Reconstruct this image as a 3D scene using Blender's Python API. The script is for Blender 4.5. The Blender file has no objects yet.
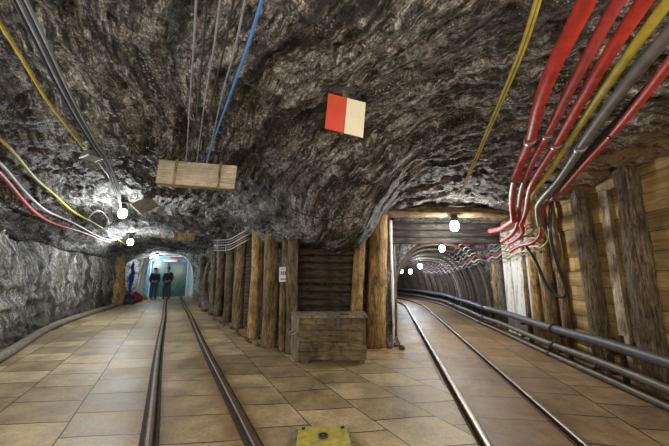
import bpy, bmesh, math, random
import numpy as np
from mathutils import Vector, Matrix

random.seed(7)
rng = np.random.RandomState(5)
sc = bpy.context.scene
COL = sc.collection

# ------------------------------------------------------------------ camera
H = 1.4
FPX = 300.0
PITCH = math.atan(51 / 300.0)
cam_d = bpy.data.cameras.new('camera')
cam = bpy.data.objects.new('camera', cam_d)
COL.objects.link(cam)
cam.location = (0, 0, H)
cam.rotation_euler = (math.pi / 2 + PITCH, 0, 0)
cam_d.sensor_fit = 'HORIZONTAL'
cam_d.sensor_width = 36
cam_d.lens = 36 * FPX / 669.0
cam_d.clip_start = 0.03
sc.camera = cam

# ------------------------------------------------------------------ light
sc.view_settings.view_transform = 'Standard'
sc.view_settings.look = 'None'
sc.view_settings.gamma = 1
sc.view_settings.use_curve_mapping = False
sc.view_settings.exposure = 0.66
world = bpy.data.worlds.new('world')
sc.world = world
world.use_nodes = True
world.node_tree.nodes['Background'].inputs[0].default_value = (1.0, 0.93, 0.82, 1)
world.node_tree.nodes['Background'].inputs[1].default_value = 0.55


def fill_light(loc, power, colour, radius=0.25):
    l = bpy.data.lights.new('fill_light', 'POINT')
    l.energy = power
    l.color = colour
    l.shadow_soft_size = radius
    o = bpy.data.objects.new('fill_light', l)
    COL.objects.link(o)
    o.location = loc
    return o


# added fill lights without fixtures, standing in for unseen lamps around the photographer
fill_light((-1.9, -1.0, 1.9), 95, (1.0, 0.93, 0.84), 0.3)
fill_light((1.6, -0.8, 2.0), 150, (1.0, 0.88, 0.72), 0.3)
fill_light((0.1, 0.2, 1.2), 25, (1.0, 0.92, 0.82), 0.25)
fill_light((-3.2, 1.2, 1.6), 50, (1.0, 0.95, 0.88), 0.3)
fill_light((-10.3, 19.9, 2.2), 14, (0.72, 0.88, 1.0), 0.15)  # added cool fill by the far glazed doors, no fixture

# ------------------------------------------------------------------ frames
CP, SP = math.cos(PITCH), math.sin(PITCH)


def ray(px, py):
    u = (px - 334.5) / FPX
    v = (223 - py) / FPX
    return Vector((u, CP - v * SP, SP + v * CP))


O = Vector((0, 0, H))


def atY(px, py, Y):
    r = ray(px, py)
    return O + r * (Y / r.y)


def atZ(px, py, z):
    r = ray(px, py)
    return O + r * ((z - H) / r.z)


DL = Vector((-0.477, 0.879, 0))     # direction of the left drift
NL = Vector((0.879, 0.477, 0))      # to its right


def atS(px, py, s):
    r = ray(px, py)
    return O + r * (s / (r.x * NL.x + r.y * NL.y))


def L(s, a, z=0.0):
    p = NL * s + DL * a
    return Vector((p.x, p.y, z))


# ------------------------------------------------------------------ noise
_perm = rng.permutation(512)
_perm = np.concatenate([_perm, _perm, _perm])
_val = rng.rand(512) * 2 - 1


def vnoise(x, y, z=0.0):
    x, y, z = np.broadcast_arrays(np.asarray(x, float), np.asarray(y, float), np.asarray(z, float))
    xi, yi, zi = np.floor(x).astype(int), np.floor(y).astype(int), np.floor(z).astype(int)
    xf, yf, zf = x - xi, y - yi, z - zi
    f = lambda t: t * t * t * (t * (t * 6 - 15) + 10)
    u, v, w = f(xf), f(yf), f(zf)

    def h(a, b, c):
        return _val[_perm[(_perm[(_perm[a & 511] + b) & 511] + c) & 511]]
    r = 0
    for dx in (0, 1):
        wx = u if dx else 1 - u
        for dy in (0, 1):
            wy = v if dy else 1 - v
            for dz in (0, 1):
                wz = w if dz else 1 - w
                r = r + wx * wy * wz * h(xi + dx, yi + dy, zi + dz)
    return r


def fbm(x, y, z=0.0, o=4, g=0.5):
    r, a = 0, 1.0
    for i in range(o):
        r = r + a * vnoise(x * 2 ** i + 13 * i, y * 2 ** i + 7 * i, z * 2 ** i + 3 * i)
        a *= g
    return r


def ridge(x, y, z=0.0, o=3):
    r, a = 0, 1.0
    for i in range(o):
        r = r + a * (1 - 2 * np.abs(vnoise(x * 2 ** i + 5 * i, y * 2 ** i + 9 * i, z * 2 ** i)))
        a *= 0.5
    return r


def sstep(x, a, b):
    t = np.clip((x - a) / (b - a), 0, 1)
    return t * t * (3 - 2 * t)


# ------------------------------------------------------------------ materials
def new_mat(name):
    m = bpy.data.materials.new(name)
    m.use_nodes = True
    nt = m.node_tree
    nt.nodes.clear()
    out = nt.nodes.new('ShaderNodeOutputMaterial')
    b = nt.nodes.new('ShaderNodeBsdfPrincipled')
    nt.links.new(b.outputs[0], out.inputs[0])
    return m, nt, b


def N(nt, t, **kw):
    n = nt.nodes.new(t)
    for k, v in kw.items():
        setattr(n, k, v)
    return n


def coords(nt, kind='Object', scale=(1, 1, 1)):
    tc = N(nt, 'ShaderNodeTexCoord')
    mp = N(nt, 'ShaderNodeMapping')
    mp.inputs['Scale'].default_value = scale
    nt.links.new(tc.outputs[kind], mp.inputs[0])
    return mp.outputs[0]


def noise(nt, vec, scale, detail=6, rough=0.6, dist=0.0):
    n = N(nt, 'ShaderNodeTexNoise')
    n.inputs['Scale'].default_value = scale
    n.inputs['Detail'].default_value = detail
    n.inputs['Roughness'].default_value = rough
    n.inputs['Distortion'].default_value = dist
    nt.links.new(vec, n.inputs['Vector'])
    return n.outputs[0]


def ramp(nt, fac, stops, interp='LINEAR'):
    r = N(nt, 'ShaderNodeValToRGB')
    r.color_ramp.interpolation = interp
    el = r.color_ramp.elements
    while len(el) < len(stops):
        el.new(0.5)
    for e, (p, c) in zip(el, stops):
        e.position = p
        if not isinstance(c, tuple):
            c = (c, c, c)
        e.color = (c[0], c[1], c[2], 1)
    nt.links.new(fac, r.inputs[0])
    return r.outputs[0]


def mix(nt, fac, a, b, mode='MIX'):
    m = N(nt, 'ShaderNodeMix', data_type='RGBA', blend_type=mode)
    for i, x in ((0, fac), (6, a), (7, b)):
        if isinstance(x, (int, float)):
            m.inputs[i].default_value = x
        elif isinstance(x, tuple):
            m.inputs[i].default_value = (x[0], x[1], x[2], 1)
        else:
            nt.links.new(x, m.inputs[i])
    return m.outputs[2]


def math_n(nt, op, a, b=0.0):
    m = N(nt, 'ShaderNodeMath', operation=op)
    for i, x in enumerate((a, b)):
        if isinstance(x, (int, float)):
            m.inputs[i].default_value = x
        else:
            nt.links.new(x, m.inputs[i])
    return m.outputs[0]


def bump(nt, b, h, strength=0.5, dist=0.02):
    n = N(nt, 'ShaderNodeBump')
    n.inputs['Strength'].default_value = strength
    n.inputs['Distance'].default_value = dist
    nt.links.new(h, n.inputs['Height'])
    nt.links.new(n.outputs[0], b.inputs['Normal'])


def rock_mat(name, dark, mid, light, brown, stripe=(5.0, 0.6, 1), white=(0.80, 0.78, 0.74), whiteness=0.95, earth=None, lo=0.40):
    """strata follow the mesh's UVs: u across the beds, v along them"""
    m, nt, b = new_mat(name)
    uv0 = coords(nt, 'UV', stripe)
    ob = coords(nt, 'Object')
    # break the bed edges up a little
    wn = N(nt, 'ShaderNodeTexNoise')
    wn.inputs['Scale'].default_value = 9
    wn.inputs['Detail'].default_value = 4
    nt.links.new(ob, wn.inputs['Vector'])
    ws = N(nt, 'ShaderNodeVectorMath', operation='SCALE')
    ws.inputs['Scale'].default_value = 0.16
    nt.links.new(wn.outputs['Color'], ws.inputs[0])
    wa = N(nt, 'ShaderNodeVectorMath', operation='ADD')
    nt.links.new(uv0, wa.inputs[0])
    nt.links.new(ws.outputs[0], wa.inputs[1])
    uv = wa.outputs[0]
    s1 = noise(nt, uv, 0.8, 3, 0.6)
    s2 = noise(nt, uv, 4.2, 5, 0.75)
    st = math_n(nt, 'ADD', math_n(nt, 'MULTIPLY', s1, 0.42), math_n(nt, 'MULTIPLY', s2, 0.58))
    base = ramp(nt, st, [(lo, dark), (lo + 0.06, mid), (lo + 0.13, light), (lo + 0.17, mid), (lo + 0.24, dark)])
    big = noise(nt, coords(nt, 'UV', (1.5, 0.22, 1)), 1.3, 3, 0.6)
    base = mix(nt, 1.0, base, ramp(nt, big, [(0.38, 0.16), (0.46, 0.85), (0.54, 1.35), (0.60, 0.9), (0.66, 0.25)]), 'MULTIPLY')
    br = noise(nt, ob, 1.6, 4, 0.6)
    base = mix(nt, ramp(nt, br, [(0.50, 0.0), (0.64, 0.7)]), base, brown)
    fine = noise(nt, ob, 30, 6, 0.8)
    base = mix(nt, 0.95, base, ramp(nt, fine, [(0.38, 0.18), (0.5, 0.95), (0.62, 2.3)]), 'MULTIPLY')
    ln = noise(nt, uv, 1.7, 3, 0.6)
    base = mix(nt, 0.9, base, ramp(nt, ln, [(0.445, 1.1), (0.475, 0.12), (0.49, 0.12), (0.52, 1.1), (0.57, 1.1), (0.585, 0.25), (0.60, 1.1)]), 'MULTIPLY')
    vo = N(nt, 'ShaderNodeTexVoronoi')
    vo.inputs['Scale'].default_value = 46
    nt.links.new(ob, vo.inputs['Vector'])
    grain = ramp(nt, vo.outputs['Distance'], [(0.16, 1.0), (0.42, 0.0)])
    patch = ramp(nt, noise(nt, uv, 1.5, 4, 0.65), [(0.47, 0.0), (0.58, 1.0)])
    patch2 = ramp(nt, noise(nt, ob, 7, 4, 0.65), [(0.45, 0.0), (0.56, 1.0)])
    sp = mix(nt, 1.0, mix(nt, 1.0, grain, patch, 'MULTIPLY'), patch2, 'MULTIPLY')
    col = mix(nt, math_n(nt, 'MULTIPLY', sp, whiteness), base, white)
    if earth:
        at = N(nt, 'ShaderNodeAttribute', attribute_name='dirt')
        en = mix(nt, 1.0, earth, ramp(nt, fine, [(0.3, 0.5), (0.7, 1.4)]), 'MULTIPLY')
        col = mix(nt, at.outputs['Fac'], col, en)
    nt.links.new(col, b.inputs['Base Color'])
    nt.links.new(ramp(nt, fine, [(0.3, 0.42), (0.7, 0.75)]), b.inputs['Roughness'])
    b.inputs['Specular IOR Level'].default_value = 0.5
    h = math_n(nt, 'ADD', math_n(nt, 'ADD', math_n(nt, 'MULTIPLY', s2, 1.4), math_n(nt, 'MULTIPLY', ln, 1.2)), math_n(nt, 'ADD', math_n(nt, 'MULTIPLY', fine, 0.9),
               math_n(nt, 'MULTIPLY', grain, 0.25)))
    bump(nt, b, h, 1.0, 0.075)
    return m


def wood_mat(name, c1, c2, c3, rough=0.75, scale=1.0, axis=2, crack=0.5, knots=0.85):
    m, nt, b = new_mat(name)
    sc_ = [15 * scale] * 3
    sc_[axis] = 1.3 * scale
    v = coords(nt, 'Object', tuple(sc_))
    oi = N(nt, 'ShaderNodeObjectInfo')
    va = N(nt, 'ShaderNodeVectorMath', operation='ADD')
    vm = N(nt, 'ShaderNodeVectorMath', operation='SCALE')
    cmb = N(nt, 'ShaderNodeCombineXYZ')
    for i in range(3):
        nt.links.new(oi.outputs['Random'], cmb.inputs[i])
    nt.links.new(cmb.outputs[0], vm.inputs[0])
    vm.inputs['Scale'].default_value = 37
    nt.links.new(v, va.inputs[0])
    nt.links.new(vm.outputs[0], va.inputs[1])
    v = va.outputs[0]
    g = noise(nt, v, 1.5, 8, 0.7, 0.6)
    g2 = noise(nt, v, 5.0, 6, 0.7, 0.2)
    col = ramp(nt, g, [(0.30, c1), (0.5, c2), (0.68, c3)])
    col = mix(nt, crack, col, ramp(nt, g2, [(0.38, 0.06), (0.52, 1.0), (0.66, 1.25)]), 'MULTIPLY')
    ob = coords(nt, 'Object')
    st = noise(nt, ob, 2.2, 4, 0.6)
    kn = noise(nt, coords(nt, 'Object', (1, 1, 1) if axis != 2 else (1, 1, 0.45)), 9.0, 4, 0.7, 0.5)
    col = mix(nt, knots, col, ramp(nt, kn, [(0.36, 0.30), (0.46, 0.95), (0.62, 1.3)]), 'MULTIPLY')
    col = mix(nt, 0.55, col, ramp(nt, st, [(0.38, 0.35), (0.6, 1.25)]), 'MULTIPLY')
    nt.links.new(col, b.inputs['Base Color'])
    b.inputs['Roughness'].default_value = rough
    bump(nt, b, math_n(nt, 'ADD', math_n(nt, 'ADD', g, g2), kn), 0.9, 0.035)
    return m


def plain(name, c, rough=0.5, metal=0.0, var=0.25, sc_=14.0, bmp=0.15):
    m, nt, b = new_mat(name)
    ob = coords(nt, 'Object')
    n = noise(nt, ob, sc_, 5, 0.65)
    col = mix(nt, 1.0, c, ramp(nt, n, [(0.3, 1 - var), (0.7, 1 + var)]), 'MULTIPLY')
    nt.links.new(col, b.inputs['Base Color'])
    b.inputs['Roughness'].default_value = rough
    b.inputs['Metallic'].default_value = metal
    if bmp:
        bump(nt, b, n, bmp, 0.01)
    return m


def emit(name, c, s):
    m, nt, b = new_mat(name)
    b.inputs['Base Color'].default_value = (*c, 1)
    b.inputs['Emission Color'].default_value = (*c, 1)
    b.inputs['Emission Strength'].default_value = s
    return m


M = {}
M['rock'] = rock_mat('rock_strata', (0.018, 0.015, 0.012), (0.095, 0.089, 0.080), (0.44, 0.43, 0.41), (0.050, 0.034, 0.020), earth=(0.33, 0.23, 0.13))
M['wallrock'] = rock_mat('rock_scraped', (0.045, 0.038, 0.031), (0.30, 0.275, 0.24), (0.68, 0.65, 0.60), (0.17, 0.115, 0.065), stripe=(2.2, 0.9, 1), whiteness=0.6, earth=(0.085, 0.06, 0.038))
M['log_dark'] = wood_mat('log_dark', (0.055, 0.041, 0.026), (0.20, 0.15, 0.092), (0.37, 0.29, 0.18), crack=0.8)
M['log_brown'] = wood_mat('log_brown', (0.12, 0.075, 0.034), (0.30, 0.20, 0.095), (0.48, 0.34, 0.17), crack=0.8)
M['log_orange'] = wood_mat('log_orange', (0.28, 0.16, 0.055), (0.54, 0.345, 0.13), (0.72, 0.50, 0.23), crack=0.7)
M['log_grey'] = wood_mat('log_grey', (0.05, 0.043, 0.036), (0.17, 0.145, 0.115), (0.36, 0.32, 0.27), crack=0.8)
M['log_black'] = wood_mat('log_black', (0.018, 0.015, 0.013), (0.055, 0.045, 0.038), (0.16, 0.14, 0.12), crack=0.6)
M['lagging'] = wood_mat('lagging_wood', (0.040, 0.030, 0.021), (0.12, 0.088, 0.060), (0.21, 0.165, 0.115), axis=2)
M['chest'] = wood_mat('chest_wood', (0.11, 0.083, 0.040), (0.24, 0.188, 0.10), (0.36, 0.295, 0.175), axis=0, scale=1.2, knots=0.6)
M['chest_pale'] = wood_mat('chest_pale_wood', (0.22, 0.18, 0.12), (0.38, 0.32, 0.22), (0.50, 0.44, 0.32), axis=2)
M['board'] = wood_mat('pale_board', (0.50, 0.42, 0.29), (0.62, 0.54, 0.40), (0.70, 0.63, 0.49), axis=0, crack=0.15, knots=0.12)
M['rail'] = plain('rusty_rail', (0.075, 0.048, 0.028), 0.55, 0.5, 0.4, 20)
M['rail_top'] = plain('worn_rail_head', (0.26, 0.22, 0.18), 0.38, 0.7, 0.3, 8)
M['rail_brown'] = plain('brown_rail_head', (0.135, 0.085, 0.05), 0.5, 0.3, 0.35, 8)
M['pipe_blue'] = plain('blue_grey_pipe', (0.085, 0.09, 0.105), 0.5, 0.1, 0.35, 9)
M['pipe_grey'] = plain('grey_pipe', (0.14, 0.13, 0.115), 0.5, 0.3, 0.35, 9)
M['pipe_conc'] = plain('dusty_pipe', (0.25, 0.215, 0.17), 0.8, 0, 0.4, 12, 0.4)
M['red'] = plain('red_cable', (0.40, 0.032, 0.020), 0.48, 0, 0.4, 14, 0.3)
M['redpink'] = plain('dusty_red_cable', (0.36, 0.045, 0.042), 0.5, 0, 0.35, 9)
M['yellow'] = plain('yellow_cable', (0.42, 0.36, 0.045), 0.5, 0, 0.35, 9)
M['grey_c'] = plain('grey_cable', (0.14, 0.135, 0.13), 0.5, 0, 0.35, 9)
M['pale_c'] = plain('pale_cable', (0.42, 0.40, 0.38), 0.45, 0, 0.25, 9)
M['steel_c'] = plain('blue_grey_cable', (0.20, 0.23, 0.28), 0.4, 0, 0.35, 12)
M['black_c'] = plain('black_cable', (0.025, 0.028, 0.034), 0.4, 0, 0.3, 9)
M['blue_c'] = plain('blue_cable', (0.07, 0.23, 0.55), 0.4, 0, 0.2, 9)
M['steel'] = plain('steel', (0.28, 0.28, 0.28), 0.4, 0.7, 0.3, 12)
M['dsteel'] = plain('dark_steel', (0.07, 0.065, 0.062), 0.5, 0.6, 0.3, 12)
M['sign_red'] = plain('sign_red', (0.50, 0.060, 0.030), 0.5, 0, 0.12, 6, 0)
M['sign_cream'] = plain('sign_cream', (0.66, 0.63, 0.48), 0.5, 0, 0.08, 6, 0)
M['paper'] = plain('paper', (0.75, 0.77, 0.78), 0.6, 0, 0.05, 6, 0)
M['ink'] = plain('ink', (0.04, 0.06, 0.12), 0.6, 0, 0.05, 6, 0)
M['ypaint'] = plain('yellow_paint', (0.50, 0.43, 0.085), 0.55, 0, 0.35, 16)
M['bulb'] = emit('bulb_glass', (0.93, 1.0, 0.97), 32)
M['bulb_blue'] = emit('bulb_glass_cool', (0.75, 0.88, 1.0), 22)
M['white'] = plain('white_paint', (0.72, 0.78, 0.82), 0.5, 0, 0.1, 5, 0)
M['bluewall'] = plain('pale_blue_paint', (0.20, 0.38, 0.50), 0.5, 0, 0.2, 4, 0)
M['teal'] = plain('teal_glass', (0.022, 0.115, 0.11), 0.15, 0, 0.6, 2.5, 0)
M['tarp'] = plain('blue_tarp', (0.03, 0.07, 0.42), 0.45, 0, 0.5, 6, 0.3)
M['bag_red'] = plain('red_cloth', (0.30, 0.03, 0.04), 0.7, 0, 0.3, 12, 0.3)
M['bag_dark'] = plain('dark_cloth', (0.03, 0.03, 0.06), 0.7, 0, 0.3, 12, 0.3)
M['bag_yellow'] = plain('yellow_cloth', (0.42, 0.30, 0.03), 0.7, 0, 0.3, 12, 0.3)
M['skin'] = plain('skin', (0.50, 0.30, 0.21), 0.6, 0, 0.05, 6, 0)
M['navy'] = plain('navy_cloth', (0.025, 0.035, 0.075), 0.8, 0, 0.2, 10, 0.1)
M['denim'] = plain('denim', (0.05, 0.085, 0.17), 0.8, 0, 0.2, 10, 0.1)
M['hair'] = plain('hair', (0.03, 0.02, 0.015), 0.6, 0, 0.2, 30, 0.1)
M['boot'] = plain('boot_leather', (0.03, 0.028, 0.025), 0.6, 0, 0.2, 10, 0)


M['board_up'] = wood_mat('pale_upright_board', (0.35, 0.26, 0.15), (0.58, 0.47, 0.31), (0.74, 0.66, 0.52), axis=2, crack=0.4)


def plank_mat():
    m, nt, b = new_mat('plank_wall_wood')
    uv = coords(nt, 'UV', (1, 14, 1))
    g = noise(nt, uv, 2.2, 8, 0.7, 0.5)
    col = ramp(nt, g, [(0.3, (0.26, 0.17, 0.065)), (0.5, (0.46, 0.325, 0.14)), (0.7, (0.62, 0.47, 0.23))])
    bt = N(nt, 'ShaderNodeTexBrick')
    tc = N(nt, 'ShaderNodeTexCoord')
    nt.links.new(tc.outputs['UV'], bt.inputs['Vector'])
    bt.inputs['Scale'].default_value = 1
    bt.inputs['Brick Width'].default_value = 1.9
    bt.inputs['Row Height'].default_value = 0.24
    bt.inputs['Mortar Size'].default_value = 0.004
    bt.inputs['Mortar Smooth'].default_value = 0.3
    bt.inputs['Color1'].default_value = (0.62, 0.60, 0.56, 1)
    bt.inputs['Color2'].default_value = (1.15, 1.1, 1.0, 1)
    bt.inputs['Mortar'].default_value = (0.16, 0.13, 0.10, 1)
    col = mix(nt, 1.0, col, bt.outputs['Color'], 'MULTIPLY')
    st = noise(nt, coords(nt, 'Object'), 1.8, 5, 0.6)
    col = mix(nt, 0.7, col, ramp(nt, st, [(0.36, 0.45), (0.6, 1.15)]), 'MULTIPLY')
    nt.links.new(col, b.inputs['Base Color'])
    b.inputs['Roughness'].default_value = 0.7
    bump(nt, b, math_n(nt, 'ADD', g, math_n(nt, 'MULTIPLY', bt.outputs['Fac'], -2.5)), 0.6, 0.012)
    return m


def floor_mat(name, base1, base2, row, width, stain, mortar=0.008):
    m, nt, b = new_mat(name)
    tc = N(nt, 'ShaderNodeTexCoord')
    uvw = tc.outputs['UV']
    # wander the joints slightly
    nz = N(nt, 'ShaderNodeTexNoise')
    nz.inputs['Scale'].default_value = 1.4
    nz.inputs['Detail'].default_value = 3
    nt.links.new(uvw, nz.inputs['Vector'])
    vs = N(nt, 'ShaderNodeVectorMath', operation='SCALE')
    vs.inputs['Scale'].default_value = 0.03
    nt.links.new(nz.outputs['Color'], vs.inputs[0])
    va = N(nt, 'ShaderNodeVectorMath', operation='ADD')
    nt.links.new(uvw, va.inputs[0])
    nt.links.new(vs.outputs[0], va.inputs[1])
    bt = N(nt, 'ShaderNodeTexBrick')
    nt.links.new(va.outputs[0], bt.inputs['Vector'])
    bt.offset = 0.37
    bt.inputs['Scale'].default_value = 1
    bt.inputs['Brick Width'].default_value = width
    bt.inputs['Row Height'].default_value = row
    bt.inputs['Mortar Size'].default_value = mortar
    bt.inputs['Mortar Smooth'].default_value = 0.25
    bt.inputs['Color1'].default_value = (*base1, 1)
    bt.inputs['Color2'].default_value = (*base2, 1)
    bt.inputs['Mortar'].default_value = (0.028, 0.020, 0.012, 1)
    ob = coords(nt, 'Object')
    col = bt.outputs['Color']
    g = noise(nt, coords(nt, 'Object', (1, 1, 1)), 2.0, 8, 0.7)
    col = mix(nt, 0.9, col, ramp(nt, g, [(0.36, 0.55), (0.64, 1.3)]), 'MULTIPLY')
    g3 = noise(nt, ob, 30, 4, 0.7)
    col = mix(nt, 0.5, col, ramp(nt, g3, [(0.3, 0.6), (0.7, 1.3)]), 'MULTIPLY')
    g2 = noise(nt, coords(nt, 'Object', (1, 1, 1)), 0.7, 4, 0.6)
    col = mix(nt, ramp(nt, g2, [(0.5, 0.0), (0.66, 0.6)]), col, stain)
    at = N(nt, 'ShaderNodeAttribute', attribute_name='dirt')
    dn = math_n(nt, 'MULTIPLY', at.outputs['Fac'], ramp(nt, noise(nt, ob, 3.2, 5, 0.65), [(0.3, 0.5), (0.6, 1.0)]))
    rust = mix(nt, ramp(nt, noise(nt, ob, 9, 4, 0.6), [(0.35, 0.0), (0.65, 1.0)]), (0.20, 0.095, 0.03), (0.42, 0.23, 0.08))
    col = mix(nt, math_n(nt, 'MULTIPLY', dn, 0.8), col, rust)
    nt.links.new(col, b.inputs['Base Color'])
    nt.links.new(ramp(nt, g, [(0.3, 0.38), (0.7, 0.62)]), b.inputs['Roughness'])
    b.inputs['Specular IOR Level'].default_value = 0.45
    hh = math_n(nt, 'ADD', math_n(nt, 'MULTIPLY', bt.outputs['Fac'], -1.6), math_n(nt, 'MULTIPLY', g3, 0.35))
    hh = math_n(nt, 'ADD', hh, math_n(nt, 'MULTIPLY', g, 0.6))
    bump(nt, b, hh, 0.8, 0.012)
    return m


def whitewash_mat():
    m, nt, b = new_mat('peeling_whitewash')
    v = coords(nt, 'Object', (3.5, 3.5, 0.9))
    n = noise(nt, v, 2.2, 9, 0.72, 0.4)
    col = ramp(nt, n, [(0.34, (0.10, 0.075, 0.05)), (0.40, (0.35, 0.30, 0.24)), (0.45, (0.68, 0.67, 0.65)), (0.7, (0.84, 0.84, 0.83))])
    nt.links.new(col, b.inputs['Base Color'])
    b.inputs['Roughness'].default_value = 0.7
    bump(nt, b, n, 0.8, 0.03)
    return m


M['plank'] = plank_mat()
M['floorL'] = floor_mat('floor_slabs', (0.37, 0.27, 0.145), (0.62, 0.485, 0.285), 1.0, 0.52, (0.24, 0.165, 0.09), 0.009)
M['floorR'] = floor_mat('floor_boards', (0.22, 0.16, 0.09), (0.34, 0.25, 0.145), 1.0, 0.55, (0.16, 0.10, 0.045), 0.011)
M['whitewash'] = whitewash_mat()
M['groove'] = plain('packed_dirt', (0.06, 0.042, 0.025), 0.85, 0, 0.5, 20, 0.8)
M['dirt'] = plain('dirt', (0.20, 0.15, 0.10), 0.9, 0, 0.5, 10, 0.8)


# ------------------------------------------------------------------ mesh helpers
def link(name, mesh, mat=None, parent=None, loc=None, rot=None):
    o = bpy.data.objects.new(name, mesh)
    COL.objects.link(o)
    if mat is not None:
        mats = mat if isinstance(mat, (list, tuple)) else [mat]
        for m in mats:
            mesh.materials.append(M[m])
    if parent is not None:
        o.parent = parent
    if loc is not None:
        o.location = loc
    if rot is not None:
        o.rotation_euler = rot
    return o


def tag(o, label, cat, group=None, kind=None):
    o['label'] = label
    o['category'] = cat
    if group:
        o['group'] = group
    if kind:
        o['kind'] = kind
    return o


def empty(name, loc=(0, 0, 0), rz=0.0):
    o = bpy.data.objects.new(name, None)
    o.empty_display_size = 0.1
    COL.objects.link(o)
    o.location = loc
    o.rotation_euler = (0, 0, rz)
    return o


def smooth(me):
    me.polygons.foreach_set('use_smooth', [True] * len(me.polygons))
    me.update()


def grid_mesh(name, P, UV=None, flip=False, attr=None):
    """P: (n,m,3) array"""
    n, m, _ = P.shape
    idx = np.arange(n * m).reshape(n, m)
    q = np.stack([idx[:-1, :-1], idx[1:, :-1], idx[1:, 1:], idx[:-1, 1:]], -1).reshape(-1, 4)
    if flip:
        q = q[:, ::-1]
    me = bpy.data.meshes.new(name)
    me.from_pydata(P.reshape(-1, 3).tolist(), [], q.tolist())
    if UV is not None:
        uvl = me.uv_layers.new(name='UVMap')
        vi = np.empty(len(me.loops), dtype=np.int32)
        me.loops.foreach_get('vertex_index', vi)
        uvl.data.foreach_set('uv', UV.reshape(-1, 2)[vi].ravel())
    if attr is not None:
        a = me.attributes.new('dirt', 'FLOAT', 'POINT')
        a.data.foreach_set('value', attr.ravel().astype(np.float32))
    smooth(me)
    return me


def bm_box(bm, c, d, rz=0.0, bev=0.0):
    r = bmesh.ops.create_cube(bm, size=1)
    vs = r['verts']
    bmesh.ops.scale(bm, vec=d, verts=vs)
    if bev:
        es = list({e for v in vs for e in v.link_edges})
        g = bmesh.ops.bevel(bm, geom=es, offset=bev, segments=2, affect='EDGES', profile=0.6)
        vs = list({v for f in g['faces'] for v in f.verts} | {v for v in vs if v.is_valid})
    if rz:
        bmesh.ops.rotate(bm, cent=(0, 0, 0), matrix=Matrix.Rotation(rz, 3, 'Z'), verts=vs)
    bmesh.ops.translate(bm, vec=c, verts=vs)
    return vs


def box(name, c, d, mat, parent=None, rz=0.0, bev=0.004, rot=None):
    bm = bmesh.new()
    bm_box(bm, (0, 0, 0), d, 0, min(bev, min(d) * 0.4))
    me = bpy.data.meshes.new(name)
    bm.to_mesh(me)
    bm.free()
    return link(name, me, mat, parent, c, rot if rot else (0, 0, rz))


def cyl(name, p0, p1, r, mat, parent=None, seg=16, r2=None):
    p0, p1 = Vector(p0), Vector(p1)
    bm = bmesh.new()
    bmesh.ops.create_cone(bm, cap_ends=True, segments=seg, radius1=r, radius2=r if r2 is None else r2, depth=(p1 - p0).length)
    for f in bm.faces:
        f.smooth = len(f.verts) == 4
    me = bpy.data.meshes.new(name)
    bm.to_mesh(me)
    bm.free()
    o = link(name, me, mat, parent, (p0 + p1) / 2)
    o.rotation_euler = (p1 - p0).to_track_quat('Z', 'Y').to_euler()
    return o


def lathe(name, prof, mat, parent=None, loc=(0, 0, 0), seg=20):
    P = np.array([[(r * math.cos(t), r * math.sin(t), z) for t in np.linspace(0, 2 * math.pi, seg + 1)] for r, z in prof])
    me = grid_mesh(name, P, flip=True)
    return link(name, me, mat, parent, loc)


def cable(name, pts, r, mat, parent=None, res=6, ref=None):
    """round tube along pts (Catmull-Rom smoothed), one mesh, origin at its first point"""
    pts = [Vector(p) for p in pts]
    out = []
    n = len(pts)
    for i in range(n - 1):
        p0, p1, p2, p3 = pts[max(i - 1, 0)], pts[i], pts[i + 1], pts[min(i + 2, n - 1)]
        for k in range(res):
            t = k / res
            out.append(0.5 * ((2 * p1) + (p2 - p0) * t + (2 * p0 - 5 * p1 + 4 * p2 - p3) * t * t + (3 * p1 - p0 - 3 * p2 + p3) * t ** 3))
    out.append(pts[-1])
    org = Vector((0, 0, 0)) if parent is not None else out[0].copy()
    seg = 10
    verts, faces = [], []
    prev = None
    for i, p in enumerate(out):
        d = (out[min(i + 1, len(out) - 1)] - out[max(i - 1, 0)]).normalized()
        if prev is None:
            a = d.orthogonal().normalized()
        else:
            a = (prev - d * prev.dot(d)).normalized()
        prev = a
        b = d.cross(a)
        for k in range(seg):
            t = 2 * math.pi * k / seg
            verts.append(p + (a * math.cos(t) + b * math.sin(t)) * r - org)
    for i in range(len(out) - 1):
        for k in range(seg):
            k2 = (k + 1) % seg
            faces.append((i * seg + k, i * seg + k2, (i + 1) * seg + k2, (i + 1) * seg + k))
    faces.append(tuple(range(seg))[::-1])
    faces.append(tuple(range((len(out) - 1) * seg, len(out) * seg)))
    me = bpy.data.meshes.new(name)
    me.from_pydata([tuple(v) for v in verts], [], faces)
    smooth(me)
    return link(name, me, mat, parent, org)


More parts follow.
